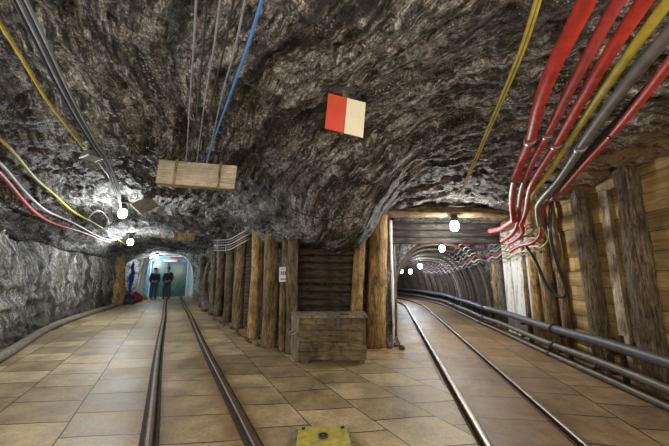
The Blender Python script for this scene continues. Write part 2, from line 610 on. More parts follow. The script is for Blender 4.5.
def log_mesh(name, length, r, seed, taper=0.92, rough=1.0, bend=0.02, flat=1.0):
    ns = 22
    nz = max(10, int(length / 0.07))
    th = np.linspace(0, 2 * math.pi, ns + 1)
    zz = np.linspace(0, length, nz)
    T, Z = np.meshgrid(th, zz)
    cx, cy = np.cos(T), np.sin(T)
    R = r * (1 + (taper - 1) * Z / length)
    R = R * (1 + rough * (0.075 * fbm(cx * 1.1 + seed * 3.1, cy * 1.1 + 2, Z * 1.3 + seed, 3)
                          + 0.05 * ridge(cx * 3 + seed, cy * 3, Z * 0.8, 2)
                          + 0.04 * fbm(cx * 2 + seed * 7, cy * 2, Z * 7, 2)))
    bx = bend * np.sin(Z / length * math.pi * (1 + (seed % 3) * 0.5)) * math.cos(seed)
    by = bend * np.sin(Z / length * math.pi * 1.3) * math.sin(seed)
    P = np.stack([cx * R + bx, cy * R * flat + by, Z], -1)
    # weld seam + caps
    n, m, _ = P.shape
    verts = P[:, :-1, :].reshape(-1, 3).tolist()
    k = m - 1
    faces = []
    for i in range(n - 1):
        for j in range(k):
            j2 = (j + 1) % k
            faces.append((i * k + j, i * k + j2, (i + 1) * k + j2, (i + 1) * k + j))
    faces.append(tuple(range(k))[::-1])
    faces.append(tuple(range((n - 1) * k, n * k)))
    me = bpy.data.meshes.new(name)
    me.from_pydata(verts, [], faces)
    smooth(me)
    me.polygons[-1].use_smooth = False
    me.polygons[-2].use_smooth = False
    return me


_ls = [0]


def log(name, p0, p1, r, mat, label=None, cat='post', group=None, taper=0.92, rough=1.0, bend=0.02, flat=1.0, parent=None):
    p0, p1 = Vector(p0), Vector(p1)
    _ls[0] += 1
    me = log_mesh(name, (p1 - p0).length, r, _ls[0] * 1.37, taper, rough, bend, flat)
    o = link(name, me, mat, parent, p0)
    o.rotation_euler = (p1 - p0).to_track_quat('Z', 'Y').to_euler()
    if label:
        tag(o, label, cat, group)
    return o


# ================================================================== STRUCTURE
# ---- rock roof over both drifts
def s_of(x, y):
    return 0.879 * x + 0.477 * y


def a_of(x, y):
    return -0.477 * x + 0.879 * y


def wl_s(a):
    return -2.47 + 0.11 * np.clip(a - 12.2, 0, 4.6)


def roof_base(x, y):
    s = s_of(x, y)
    a = a_of(x, y)
    z = 2.88 - 0.018 * np.clip(y - 3, 0, 6)
    # the vault comes down onto the left wall
    wl = -2.45 + 0.065 * np.clip(a - 7.5, 0, 14)
    t = np.clip((s - (wl + 1.35)) / -1.35, 0, 1.3)
    z = z - 0.42 * t ** 2
    # left drift further in
    z = z - 0.05 * sstep(a, 12, 16) * (x < 0)
    # hanging rock between the drifts
    lip = 0.93 * sstep(y, 2.3, 5.35)
    mx = sstep(s, 0.9, 2.15 - 0.0 * y) * (1 - sstep(x, 0.35, 1.25))
    back = 1 - 0.75 * sstep(a, 6.2, 9.0) * sstep(-x, 0.6, 1.6)
    z = z - lip * mx * back
    # right edge
    z = z - 0.12 * sstep(x, 2.4, 3.9)
    return z


def strata_uv(x, y):
    g = np.where(x < -1, 0.879 * x, 0)
    xm = np.clip(x, -1, 1.5)
    k = (0.25 - 0.879) / 2.5
    g = np.where(x >= -1, -0.879 + 0.879 * (xm + 1) + 0.5 * k * (xm + 1) ** 2, g)
    g = g + np.where(x > 1.5, 0.25 * (x - 1.5), 0)
    c = g + 0.477 * y
    al = a_of(x, y) - 0.25 * np.clip(x, -1, 4) * 1.0
    w = 0.16 * fbm(x * 0.6, y * 0.6, 0, 2)
    return c + w, al


xs = np.concatenate([np.arange(-13.5, -5, 0.09), np.arange(-5, -3.6, 0.032), np.arange(-3.6, 3.8, 0.021), np.arange(3.8, 4.4, 0.04), np.arange(4.4, 7.6, 0.15)])
ys = np.concatenate([np.arange(-4, 0.6, 0.15), np.arange(0.6, 6.2, 0.021), np.arange(6.2, 7.5, 0.032), np.arange(7.5, 21.6, 0.1)])
X, Y = np.meshgrid(xs, ys)
Cc, Al = strata_uv(X, Y)
Z = roof_base(X, Y)
beds = ridge(Cc * 1.5, Al * 0.22, 0, 3)
fineb = ridge(Cc * 6.5 + 3, Al * 0.55, 0, 2)
lump = fbm(X * 1.3, Y * 1.3, 0, 3)
crumb = fbm(X * 7, Y * 7, 0, 3, 0.6)
sharp = np.abs(fbm(X * 2.6 + 9, Y * 2.6, 0, 4, 0.6))
step_ = np.abs(((Cc * 3.1 + 0.35 * fbm(Al * 0.5, Cc, 0, 2)) % 1.0) - 0.0)
Z = Z + 0.035 * beds + 0.022 * fineb + 0.009 * ridge(Cc * 15, Al * 1.1, 0, 2) + 0.040 * step_ + 0.05 * lump + 0.024 * crumb - 0.04 * sharp
wallX = 3.75 + 0.13 * (Y - 3.34)
earth = sstep(X + 0.25 * fbm(X * 2, Y * 2, 0, 3), wallX - 0.75, wallX - 0.35) * sstep(Y, 1.0, 1.5)
roof = link('ceiling', grid_mesh('ceiling', np.stack([X, Y, Z], -1), np.stack([Cc, Al], -1), flip=False, attr=earth), 'rock')
roof['kind'] = 'structure'


def roof_z(x, y):
    i = int(np.clip(np.searchsorted(xs, x) - 1, 0, len(xs) - 2))
    j = int(np.clip(np.searchsorted(ys, y) - 1, 0, len(ys) - 2))
    return float(min(Z[j, i], Z[j + 1, i], Z[j, i + 1], Z[j + 1, i + 1]))


def surf(px, py, d=0.03):
    """first point along the view line that comes within d of the roof or the left wall"""
    r_ = ray(px, py)
    t_ = 0.8
    while t_ < 22:
        q = O + r_ * t_
        a_ = q.x * DL.x + q.y * DL.y
        s_ = q.x * NL.x + q.y * NL.y
        if q.z > roof_z(q.x, q.y) - d or s_ < float(wl_s(a_)) - 0.12 + d:
            return q
        t_ += 0.02
    return q


def wall_x(y):
    return 3.75 + 0.13 * (y - 3.34)


# ---- floor
def tr_x(y):
    """centre of the right track, straight part"""
    return 1.63 + 0.175 * (y - 2.75)


srows = [(-0.05 - 0.67 * k) for k in range(12, -1, -1)] + [0.71] + [0.71 + 0.58 * k for k in range(1, 16)]
vrows = [float(-k) for k in range(12, -1, -1)] + [1.0] + [1.0 + k for k in range(1, 16)]
sl, vl = [], []
for i in range(len(srows) - 1):
    for k in range(6):
        f = k / 6
        sl.append(srows[i] * (1 - f) + srows[i + 1] * f)
        vl.append(vrows[i] * (1 - f) + vrows[i + 1] * f)
sl.append(srows[-1])
vl.append(vrows[-1])
bl = np.arange(-9, 24, 0.12)
S, B = np.meshgrid(np.array(sl), bl)
V, _ = np.meshgrid(np.array(vl), bl)
# b = y - .12 x ; s = .879x + .477y  ->  x,y
fx = (S - 0.477 * B) / (0.879 + 0.477 * 0.12)
fy = B + 0.12 * fx
fz = 0.010 * fbm(fx * 0.9, fy * 0.9, 0, 3)
rowshift = np.floor(V + 1e-6)
dirt = np.clip(sstep(fy, 4.2, 6.5) * sstep(fx, -0.2, 1.0) * 1.0 + sstep(S, 1.0, 1.6) * sstep(fy, 5.5, 7) * 0.6
               + 0.8 * (1 - sstep(np.abs(S + 0.05), 0.05, 0.28)) + 0.8 * (1 - sstep(np.abs(S - 0.71), 0.05, 0.28)), 0, 1)
fl = link('floor', grid_mesh('floor', np.stack([fx, fy, fz], -1), np.stack([B + 40, V + 20], -1), flip=True, attr=dirt), 'floorL')
fl['kind'] = 'structure'

# right track bed
ARC0 = 12.5
HEAD0 = math.atan(0.175)
RAD = 13.0


def path(u):
    """centre line of the right track by distance; returns point, heading (0 = +Y, positive = right)"""
    y_end = ARC0
    p_end = Vector((tr_x(ARC0), ARC0, 0))
    Lst = ARC0 / math.cos(HEAD0)
    if u <= Lst:
        y = u * math.cos(HEAD0)
        return Vector((tr_x(y), y, 0)), HEAD0
    w = u - Lst
    h1 = HEAD0 - w / RAD
    # centre of curvature lies to the left
    c = p_end + Vector((-math.cos(HEAD0), math.sin(HEAD0), 0)) * RAD
    p = c + Vector((math.cos(h1), -math.sin(h1), 0)) * RAD
    return p, h1


def PT(u, off, z=0.0):
    p, h = path(u)
    return p + Vector((math.cos(h), -math.sin(h), 0)) * off + Vector((0, 0, z))


us = np.arange(-4, 30, 0.15)
offs = [-0.47, -0.385, -0.3, -0.15, 0, 0.15, 0.3, 0.385, 0.6, 0.9, 1.3, 1.7, 2.2, 2.9]
vv = [0.0, 0.05, 0.3, 0.5, 0.6, 0.7, 0.9, 1.0, 1.35, 1.8, 2.3, 2.9, 3.6, 4.6]
P = np.zeros((len(us), len(offs), 3))
UV = np.zeros((len(us), len(offs), 2))
DR = np.zeros((len(us), len(offs)))
for i, u in enumerate(us):
    for j, of in enumerate(offs):
        p = PT(u, of)
        P[i, j] = (p.x, p.y, 0.016)
        UV[i, j] = (u + 40, vv[j])
        DR[i, j] = (0.95 if abs(of) <= 0.385 else (0.45 if of > 0 else 0.5)) * (0.55 + 0.45 * float(sstep(u, 3, 7)))
P[..., 2] += 0.006 * fbm(P[..., 0] * 1.5, P[..., 1] * 1.5, 0, 3) * (np.array(offs) > -0.45)[None, :]
P[:, 0, 2] = 0.0
fr = link('floor', grid_mesh('floor_right', P, UV, flip=True, attr=DR), 'floorR')
fr['kind'] = 'structure'


# ---- left rock wall
aa = np.concatenate([np.arange(-4, 1, 0.2), np.arange(1, 12, 0.045), np.arange(12, 21.3, 0.09)])
zz = np.arange(-0.1, 3.05, 0.04)
A, Zw = np.meshgrid(aa, zz, indexing='ij')
disp = 0.10 * fbm(A * 0.7, Zw * 0.9, 0, 4) + 0.05 * ridge(A * 1.2, Zw * 3.0, 0, 3) + 0.02 * fbm(A * 6, Zw * 6, 0, 2)
foot = 0.10 * sstep(-Zw, -0.5, 0.1) + 0.07 * sstep(-Zw, -0.6, 0) * np.abs(fbm(A * 5, Zw * 5, 3, 3))
ledge = -0.10 * sstep(Zw, 2.0, 2.15) * (1 - sstep(Zw, 2.3, 2.5))
Sw = wl_s(A) + disp + foot + ledge - 0.21
Pw = np.stack([NL.x * Sw + DL.x * A, NL.y * Sw + DL.y * A, Zw], -1)
wl = link('wall_left', grid_mesh('wall_left', Pw, np.stack([A * 0.8 + Zw * 0.25, Zw * 0.5], -1), flip=True,
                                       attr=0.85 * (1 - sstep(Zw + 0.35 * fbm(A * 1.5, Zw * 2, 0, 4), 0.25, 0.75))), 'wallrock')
wl['kind'] = 'structure'


# ---- right plank wall
def plank_wall():
    yy = np.arange(-3.0, 9.1, 0.07)
    zz = []
    for k in range(14):
        b0 = k * 0.24 - 0.24
        zz += [b0 + 0.001, b0 + 0.006, b0 + 0.12, b0 + 0.234]
    zz = np.array(zz)
    Yg, Zg = np.meshgrid(yy, zz, indexing='ij')
    row = np.floor((Zg + 0.24) / 0.24)
    frac = (Zg + 0.24) / 0.24 - row
    d = -0.012 * (np.abs(frac - 0.5) < 0.49) + 0.02 * vnoise(row * 7.7, Yg * 0.35)
    Xg = wall_x(Yg) + 0.14 + d
    P = np.stack([Xg, Yg, Zg], -1)
    return grid_mesh('wall_right', P, np.stack([Yg + 10, Zg + 0.24], -1), flip=False)


wr = link('wall_right', plank_wall(), 'plank')
wr['kind'] = 'structure'


# ---- arched lining of the right tunnel
def arch_pt(th, hw, hh, n=2.6):
    c, s = math.cos(th), math.sin(th)
    return math.copysign(abs(c) ** (2 / n), c) * hw, abs(s) ** (2 / n) * hh


def lin_dim(u):
    """half width, height, centre offset of the lining at distance u"""
    f = min(max((u - 9.0) / 4.0, 0), 1)
    return 1.42 - 0.07 * f, 2.38 - 0.36 * f, 0.36


U0 = 9.0
ulin = np.arange(U0, 27, 0.12)
nth = 44
P = np.zeros((len(ulin), nth + 1, 3))
UVt = np.zeros((len(ulin), nth + 1, 2))
for i, u in enumerate(ulin):
    hw, hh, oc = lin_dim(u)
    for j in range(nth + 1):
        th = math.pi * j / nth
        x, z = arch_pt(th, hw, hh)
        wob = 1 + 0.012 * math.sin(u * 52) + 0.02 * float(vnoise(u * 1.3, j * 0.35))
        P[i, j] = PT(u, oc + x * wob, z * wob - 0.02)
        UVt[i, j] = (u, th)
M['lining'] = wood_mat('lining_boards', (0.030, 0.022, 0.017), (0.095, 0.066, 0.044), (0.20, 0.14, 0.09), scale=0.8, axis=1)
tl = link('wall_tunnel', grid_mesh('wall_tunnel', P, UVt, flip=False), 'lining')
tl['kind'] = 'structure'

# bulkhead between the timber portal and the arched lining
hw, hh, oc = lin_dim(U0)
rows = []
for k in range(6):
    f = k / 5
    row = []
    for j in range(nth + 1):
        th = math.pi * j / nth
        x, z = arch_pt(th, hw * (1 + 0.7 * f), hh * (1 + 0.42 * f))
        q = PT(U0 - 0.02, oc + x, z - 0.02)
        row.append((q.x, q.y + 0.10 * float(fbm(q.x * 3, q.z * 3, 0, 3)) * f, q.z))
    rows.append(row)
Pb = np.array(rows)
bk = link('wall_bulkhead', grid_mesh('wall_bulkhead', Pb, Pb[..., [0, 2]].copy(), flip=True), 'rock')
bk['kind'] = 'structure'

# ---- lagged side of the pillar (small logs laid behind the props)
def lag_wall(name, pts, z1, mat):
    """horizontal round lagging as one ribbed wall through plan points"""
    pl = []
    for (ax, ay), (bx, by) in zip(pts[:-1], pts[1:]):
        n = max(2, int(math.hypot(bx - ax, by - ay) / 0.1))
        for k in range(n):
            pl.append((ax + (bx - ax) * k / n, ay + (by - ay) * k / n))
    pl.append(pts[-1])
    pl = np.array(pl)
    tang = np.gradient(pl, axis=0)
    nrm = np.stack([tang[:, 1], -tang[:, 0]], -1)
    nrm /= np.linalg.norm(nrm, axis=1)[:, None]
    z = np.arange(0, z1, 0.0125)
    Pw = np.zeros((len(pl), len(z), 3))
    ph = (z % 0.1) / 0.1
    rr = 0.045 * np.sqrt(np.clip(1 - (2 * ph - 1) ** 2, 0, 1))
    for i in range(len(pl)):
        w = 0.01 * fbm(pl[i, 0] * 2 + np.floor(z / 0.1) * 9, pl[i, 1] * 2, 0, 2)
        Pw[i, :, 0] = pl[i, 0] + nrm[i, 0] * (rr + w)
        Pw[i, :, 1] = pl[i, 1] + nrm[i, 1] * (rr + w)
        Pw[i, :, 2] = z
    return link(name, grid_mesh(name, Pw), mat)


side = [L(1.78 - 0.055 * max(0, a - 6.4) + 0.28, a) for a in (5.6, 7, 8.5, 10, 11.6, 13.2)]
M['lag_side'] = wood_mat('lagging_side', (0.03, 0.02, 0.014), (0.12, 0.08, 0.05), (0.24, 0.165, 0.10), axis=1)
lw = lag_wall('wall_pillar', [(p.x, p.y) for p in side], 2.7, 'lag_side')
lw['kind'] = 'structure'

# inner rock side of the left drift beyond the props
A, Zw = np.meshgrid(np.arange(11.2, 21.3, 0.09), np.arange(-0.1, 3.0, 0.06), indexing='ij')
Sw = 1.62 - 0.01 * (A - 11.2) - 0.13 * np.abs(fbm(A * 1.1, Zw * 1.1, 2, 4)) - 0.04 * ridge(A * 3, Zw * 3, 0, 2) + 0.1
Pw = np.stack([NL.x * Sw + DL.x * A, NL.y * Sw + DL.y * A, Zw], -1)
wi = link('wall_inner', grid_mesh('wall_inner', Pw, np.stack([A, Zw], -1)), 'wallrock')
wi['kind'] = 'structure'
# tunnel side of the pillar (left of the portal's grey prop)
yy, zz2 = np.meshgrid(np.arange(6.3, 9.3, 0.06), np.arange(-0.1, 3.0, 0.06), indexing='ij')
xx = 0.92 + 0.08 * fbm(yy * 2, zz2 * 2, 0, 3) + 0.20 * (yy - 6.3)
wp = link('wall_portal', grid_mesh('wall_portal', np.stack([xx, yy, zz2], -1), np.stack([yy, zz2], -1), flip=True), 'wallrock')
wp['kind'] = 'structure'

# ---- end of the left drift: rock face with the arched opening, gallery behind
AE = 20.9
rows = []
for k in range(12):
    f = k / 11
    row = []
    for j in range(41):
        th = math.pi * j / 40
        x, z = arch_pt(th, 1.46 * (1 + 0.6 * f), 2.62 * (1 + 0.35 * f), 3.2)
        n_ = float(fbm(x * 2.5, z * 2.5, 4, 3))
        row.append(tuple(L(-0.10 + x, AE + 0.12 * n_ * min(1, f * 4) - 0.9 * f, z)))
    rows.append(row)
Pe = np.array(rows)
wb = link('wall_back', grid_mesh('wall_back', Pe, Pe[..., [0, 2]].copy(), flip=True), 'wallrock')
wb['kind'] = 'structure'
rows = []
for k in range(2):
    row = []
    for j in range(41):
        th = math.pi * j / 40
        x, z = arch_pt(th, 1.46, 2.62, 3.2)
        row.append(tuple(L(-0.10 + x, AE + k * 1.0, z)))
    rows.append(row)
ga = link('wall_gallery', grid_mesh('wall_gallery', np.array(rows)), 'bluewall')
ga['kind'] = 'structure'
ang = math.atan2(NL.y, NL.x)
# cable-like white rim of the opening
rim = cable('trim_1', [Vector(L(-0.10 + arch_pt(math.pi * j / 24, 1.46, 2.62, 3.2)[0], AE - 0.03, arch_pt(math.pi * j / 24, 1.46, 2.62, 3.2)[1])) for j in range(25)], 0.05, 'white', res=2)
rim['kind'] = 'structure'
# glazed doors across the gallery
dr = empty('door_1', L(-0.1, AE + 0.95, 0), ang)
dr['kind'] = 'structure'
box('door_panel', (-1.22, 0.05, 1.2), (0.55, 0.05, 2.4), 'bluewall', dr)
box('transom', (0.1, 0.05, 2.33), (2.7, 0.08, 0.34), 'bluewall', dr)
box('frame_post', (-0.93, -0.02, 1.1), (0.07, 0.08, 2.2), 'white', dr)
box('frame_post', (0.0, -0.02, 1.1), (0.07, 0.08, 2.2), 'dsteel', dr)
box('frame_post', (1.12, -0.02, 1.1), (0.07, 0.08, 2.2), 'white', dr)
box('door_leaf', (-0.46, 0.05, 1.1), (0.9, 0.04, 2.2), 'teal', dr)
box('door_leaf', (0.56, 0.05, 1.1), (1.08, 0.04, 2.2), 'teal', dr)
box('side_panel', (1.3, 0.05, 1.1), (0.3, 0.05, 2.2), 'white', dr)
sg = box('lintel_sign', L(0.0, AE + 0.80, 2.22), (0.75, 0.03, 0.13), 'paper', rz=ang)
tag(sg, 'white sign strip over the glazed doors at the far end', 'sign')
rs = box('red_sign', L(0.25, AE + 0.80, 2.42), (0.55, 0.03, 0.12), 'sign_red', rz=ang)
tag(rs, 'small red sign high above the glazed doors at the far end', 'sign')


# ================================================================== TRACKS
def rail_mesh(name, pts, hw_=0.031):
    """worn rail: foot, web and head swept along points"""
    prof = [(-0.05, -0.02), (-0.05, 0.012), (-0.014, 0.016), (-0.014, 0.036), (-hw_, 0.042), (-hw_, 0.060), (-hw_ + 0.01, 0.066), (0, 0.068),
            (hw_ - 0.01, 0.066), (hw_, 0.060), (hw_, 0.042), (0.014, 0.036), (0.014, 0.016), (0.05, 0.012), (0.05, -0.02)]
    verts, faces, mi = [], [], []
    n = len(pts)
    for i, p in enumerate(pts):
        d = (pts[min(i + 1, n - 1)] - pts[max(i - 1, 0)]).normalized()
        r = Vector((d.y, -d.x, 0))
        for a_, b_ in prof:
            verts.append(tuple(p + r * a_ + Vector((0, 0, b_))))
    k = len(prof)
    for i in range(n - 1):
        for j in range(k - 1):
            faces.append((i * k + j, (i + 1) * k + j, (i + 1) * k + j + 1, i * k + j + 1))
            mi.append(1 if 5 <= j <= 8 else 0)
    faces.append(tuple(range(k)))
    mi.append(0)
    me = bpy.data.meshes.new(name)
    me.from_pydata(verts, [], faces)
    me.polygons.foreach_set('material_index', mi)
    me.update()
    return me


t = empty('railway_track', L(0.33, 2.0))
tag(t, 'narrow gauge track with brown rusty rails in the left drift', 'railway track')
for s in (-0.05, 0.71):
    pts = [L(s + 0.012 * math.sin(a * 0.7), a) - t.location for a in np.arange(-1, 21.4, 0.4)]
    link('rail', rail_mesh('rail', pts), ['rail', 'rail_brown'], t)
    rows = []
    for of in (-0.070, -0.045, 0.0, 0.045, 0.075):
        rows.append([tuple(p + NL * of + Vector((0, 0, 0.0165 - 0.06 * abs(of)))) for i, p in enumerate(pts)])
    link('flangeway', grid_mesh('flangeway', np.array(rows)), 'groove', t)
t = empty('railway_track', PT(3.0, 0))
tag(t, 'narrow gauge track with worn shiny rails curving into the right tunnel', 'railway track')
for of in (-0.385, 0.385):
    pts = [PT(u, of, 0.012) - t.location for u in np.arange(-1, 26, 0.3)]
    link('rail', rail_mesh('rail', pts), ['rail', 'rail_top'], t)

# ================================================================== PILLAR PROPS
def prop(px_mid, py_mid, s, r, mat, label, group='round props along the left side of the pillar', lean=(0.0, 0.0), top=2.6, taper=0.94, name='timber_prop', rough=1.0):
    p = atS(px_mid, py_mid, s)
    b = Vector((p.x - lean[0], p.y - lean[1], -0.01))
    tpt = Vector((p.x + lean[0], p.y + lean[1], top))
    return log(name, b, tpt, r, mat, label, 'wooden post', group, taper, rough)


prop(283.5, 300, 1.93, 0.062, 'log_brown', 'thin brown prop with the white notice, left of the chest', top=2.25)
prop(292, 300, 2.02, 0.105, 'log_dark', 'dark brown prop standing right behind the left end of the chest', top=2.2)
prop(270, 300, 1.80, 0.145, 'log_brown', 'thick brown prop with a dark right side, second from the notice', top=2.3)
prop(255.5, 295, 1.74, 0.135, 'log_orange', 'bright yellowish prop, the palest in the left row', top=2.45)
prop(239.5, 290, 1.68, 0.135, 'log_brown', 'brown prop under the looped grey cables, left of the palest prop', top=2.65)
prop(228.5, 290, 1.60, 0.12, 'log_dark', 'weathered dark prop under the cable loops, beside a gap of lagging', top=2.65)
prop(219, 290, 1.52, 0.125, 'log_dark', 'dark prop, farthest upright one of the left row', top=2.65)
for k, (x0, y0, x1, y1, s, r, lab) in enumerate([
        (212, 318, 214, 252, 1.42, 0.11, 'gnarled leaning prop next to the farthest upright prop'),
        (206, 314, 203, 258, 1.34, 0.14, 'thick gnarled bark covered log leaning at the end of the row'),
        (200, 305, 209, 262, 1.25, 0.08, 'thin crooked log leaning by the far doorway')]):
    a0, a1 = atS(x0, y0, s), atS(x1, y1, s + 0.08)
    a0.z = -0.02
    log('leaning_log', a0, a1, r, 'log_grey' if k == 1 else 'log_dark', lab, 'log', 'gnarled logs at the end of the left row', 0.8, 2.2, 0.05)

# alcove of horizontal logs behind the chest
P_ = np.array([[(x, 6.46 + 0.02 * math.sin(z * 9), z) for z in np.arange(-0.05, 2.9, 0.1)] for x in np.arange(-1.2, 1.3, 0.1)])
al_ = link('wall_alcove', grid_mesh('wall_alcove', P_, P_[..., [0, 2]].copy()), 'rock')
al_['kind'] = 'structure'
ORD = ['hidden', 'hidden', 'hidden', 'hidden', 'hidden', 'eighth from the top', 'seventh from the top', 'sixth from the top', 'fifth from the top', 'fourth from the top', 'third from the top', 'second from the top', 'topmost']
for k in range(13):
    z = 0.08 + k * 0.148
    r = 0.072 + 0.006 * math.sin(k * 2.3)
    x0 = -0.80 + 0.02 * math.sin(k * 5)
    log('horizontal_log', (x0, 6.32, z), (0.62, 6.30 + 0.01 * math.cos(k * 3), z + 0.012 * math.sin(k * 1.7)), r, 'lagging',
        ('dark horizontal log, ' + ORD[k] + ' in the stacked wall behind the chest') if ORD[k] != 'hidden' else 'dark horizontal log low in the stack, covered by the chest', 'log', 'stacked horizontal logs behind the chest', 0.98, 0.7, 0.006)

# portal props
log('portal_prop', (0.40, 6.02, -0.01), (0.56, 6.1, 2.45), 0.12, 'log_orange', 'orange brown prop closing the right side of the log alcove', 'wooden post', 'props of the tunnel portal', 0.95)
log('portal_prop', (0.80, 6.22, -0.01), (0.93, 6.22, 2.62), 0.19, 'log_orange', 'thick pale orange prop under the left end of the portal beam', 'wooden post', 'props of the tunnel portal', 0.96, 1.1)
log('portal_prop', (1.20, 6.75, -0.01), (1.25, 6.75, 2.6), 0.075, 'whitewash', 'slim grey white prop on the left edge of the tunnel mouth', 'wooden post', 'props of the tunnel portal', 0.95, 1.4)
log('portal_prop', (1.38, 7.25, -0.01), (1.40, 7.25, 2.5), 0.07, 'log_grey', 'slim dark grey prop just inside the tunnel mouth on the left', 'wooden post', 'props of the tunnel portal', 0.95, 1.4)
log('portal_beam', (0.86, 6.22, 2.68), (3.75, 6.35, 2.70), 0.125, 'log_brown', 'orange debarked beam across the tunnel mouth above the lamp', 'beam', None, 0.9, 1.0, 0.03, 0.9)
for k in range(3):
    log('lintel_log', (1.0, 6.95 + 0.06 * k, 2.50 - 0.155 * k), (3.88, 7.0 + 0.06 * k, 2.50 - 0.155 * k), 0.085, 'log_black',
        ['upper log', 'middle log', 'lowest log'][k] + ' of the header behind the portal beam', 'log', 'stacked header logs over the tunnel mouth', 0.97, 1.0, 0.01)

# ================================================================== RIGHT WALL PROPS
def rprop(px, py, r, mat, label, name='wall_prop', top=2.95, off=0.0, taper=0.95, lean=0.0, rough=1.0):
    r_ = ray(px, py)
    # intersection with the wall line
    tt = (3.75 - 0.13 * 3.34 + off) / (r_.x - 0.13 * r_.y)
    y = r_.y * tt
    x = wall_x(y) + off
    return log(name, (x, y, -0.01), (x, y + lean, top), r, mat, label, 'wooden post', 'props along the right plank wall', taper, rough, 0.02)


rprop(641, 270, 0.135, 'log_dark', 'thick grey brown prop, nearest on the right plank wall', off=0.05)
rprop(591, 275, 0.125, 'log_dark', 'grey brown prop where the black cable loop hangs, second from the right', off=0.04)
for (yb, lab) in ((4.28, 'narrow pale upright board just left of the nearest thick prop'),):
    b = box('upright_board', (wall_x(yb) + 0.09, yb, 1.3), (0.05, 0.17, 2.6), 'board_up', rz=-math.atan(0.13), bev=0.006)
    tag(b, lab, 'board')
rprop(561, 285, 0.07, 'log_brown', 'thin brown prop seen through the black cable loop', off=0.03)
rprop(548, 285, 0.115, 'log_brown', 'brown prop just left of the black cable loop')
rprop(536, 285, 0.085, 'log_orange', 'split orange prop behind the red cable bend')
rprop(527, 285, 0.06, 'log_dark', 'narrow dark prop beside the whitewashed boards')
for k, (y0, y1, mt, lab) in enumerate([(6.46, 6.70, 'whitewash', 'narrow whitewashed board nearest to the orange props'),
                                       (6.78, 7.30, 'whitewash', 'widest whitewashed board on the right wall at the tunnel mouth'),
                                       (7.36, 7.78, 'whitewash', 'farthest whitewashed board on the right wall, next to a dark slot')]):
    ym = (y0 + y1) / 2
    b = box('whitewashed_board', (wall_x(ym) + 0.03, ym, 1.22), (0.06, y1 - y0, 2.46), mt, rz=-math.atan(0.13), bev=0.01)
    tag(b, lab, 'board', 'whitewashed boards at the tunnel mouth')
for k, (y, r) in enumerate([(7.98, 0.10), (8.30, 0.09), (8.75, 0.10)]):
    log('tunnel_prop', (wall_x(y), y, 0), (wall_x(y) - 0.02, y, 2.5), r, ['log_grey', 'log_brown', 'log_dark'][k],
        ['grey prop right after the whitewashed boards', 'brown prop between the grey and the dark one at the arches', 'dark prop on the right touching the first steel arch'][k], 'wooden post', 'props before the steel arches')
log('inner_beam', (1.55, 8.62, 2.42), (4.45, 8.72, 2.42), 0.075, 'log_grey', 'pale grey beam before the first steel arch, behind the header logs', 'beam', None, 0.95)

# ================================================================== STEEL ARCHES
M['arch'] = plain('arch_steel', (0.085, 0.065, 0.048), 0.5, 0.4, 0.4, 8)
M['arch_pale'] = plain('arch_pale', (0.42, 0.36, 0.27), 0.6, 0.1, 0.4, 8)
NTH = ['first', 'second', 'third', 'fourth', 'fifth', 'sixth', 'seventh', 'eighth', 'ninth', 'tenth', 'eleventh', 'twelfth', 'thirteenth', 'fourteenth', 'fifteenth', 'sixteenth']
for k, u in enumerate([9.1, 10.0, 10.9, 11.7, 12.5, 13.2, 13.9, 14.7, 15.4, 16.1, 16.8, 17.5, 18.2, 18.9, 19.6, 20.3]):
    hw, hh, oc = lin_dim(u)
    base = PT(u, oc)
    pts = []
    for j in range(33):
        th = math.pi * j / 32
        x, z = arch_pt(th, hw - 0.05, hh - 0.05)
        pts.append(PT(u, oc + x, z - 0.02))
    # channel section swept round the profile
    fw = Vector((math.sin(path(u)[1]), math.cos(path(u)[1]), 0))
    rows = []
    cen = PT(u, oc, 0.9)
    for q in pts:
        inn = (cen - q).normalized()
        w_ = 0.055
        rows.append([tuple(q - fw * w_ - base), tuple(q - fw * w_ + inn * 0.05 - base), tuple(q + fw * w_ + inn * 0.05 - base), tuple(q + fw * w_ - base)])
    me = grid_mesh('steel_arch', np.array(rows))
    me.polygons.foreach_set('use_smooth', [False] * len(me.polygons))
    o = link('steel_arch', me, 'arch_pale' if k in (4,) else 'arch', None, base)
    tag(o, ['front steel arch at the mouth of the lined tunnel', 'second steel arch of the tunnel, before the hanging lamp', 'pale third steel arch of the tunnel',
            'fourth steel arch of the tunnel'][k] if k < 4 else (NTH[k] + ' steel arch of the tunnel counted from its mouth'), 'steel arch',
        'steel arches at the tunnel mouth' if k < 4 else 'steel arches deep in the curved tunnel')


# ================================================================== LAMPS
def lamp(loc, size, power, colour, label, bulb='bulb', hang=0.12):
    t = empty('mine_lamp', loc)
    tag(t, label, 'lamp', 'bulkhead lamps')
    lathe('bulb', [(0.001, -0.075 * size), (0.03 * size, -0.07 * size), (0.052 * size, -0.04 * size), (0.058 * size, 0.0), (0.05 * size, 0.045 * size), (0.03 * size, 0.07 * size)], bulb, t)
    lathe('socket', [(0.001, 0.15 * size), (0.035 * size, 0.15 * size), (0.045 * size, 0.12 * size), (0.045 * size, 0.07 * size), (0.03 * size, 0.06 * size)], 'dsteel', t)
    bm = bmesh.new()
    bm_box(bm, (0, 0, 0.19 * size), (0.12 * size, 0.07 * size, 0.05 * size), 0, 0.006)
    bm_box(bm, (0, 0, 0.19 * size + hang / 2), (0.02, 0.02, hang), 0, 0.003)
    me = bpy.data.meshes.new('bracket')
    bm.to_mesh(me)
    bm.free()
    link('bracket', me, 'dsteel', t)
    l = bpy.data.lights.new('lamp_light', 'POINT')
    l.energy = power
    l.color = colour
    l.shadow_soft_size = 0.05
    o = bpy.data.objects.new('lamp_light', l)
    COL.objects.link(o)
    o.parent = t
    o.location = (0, 0, -0.15 * size)
    return t


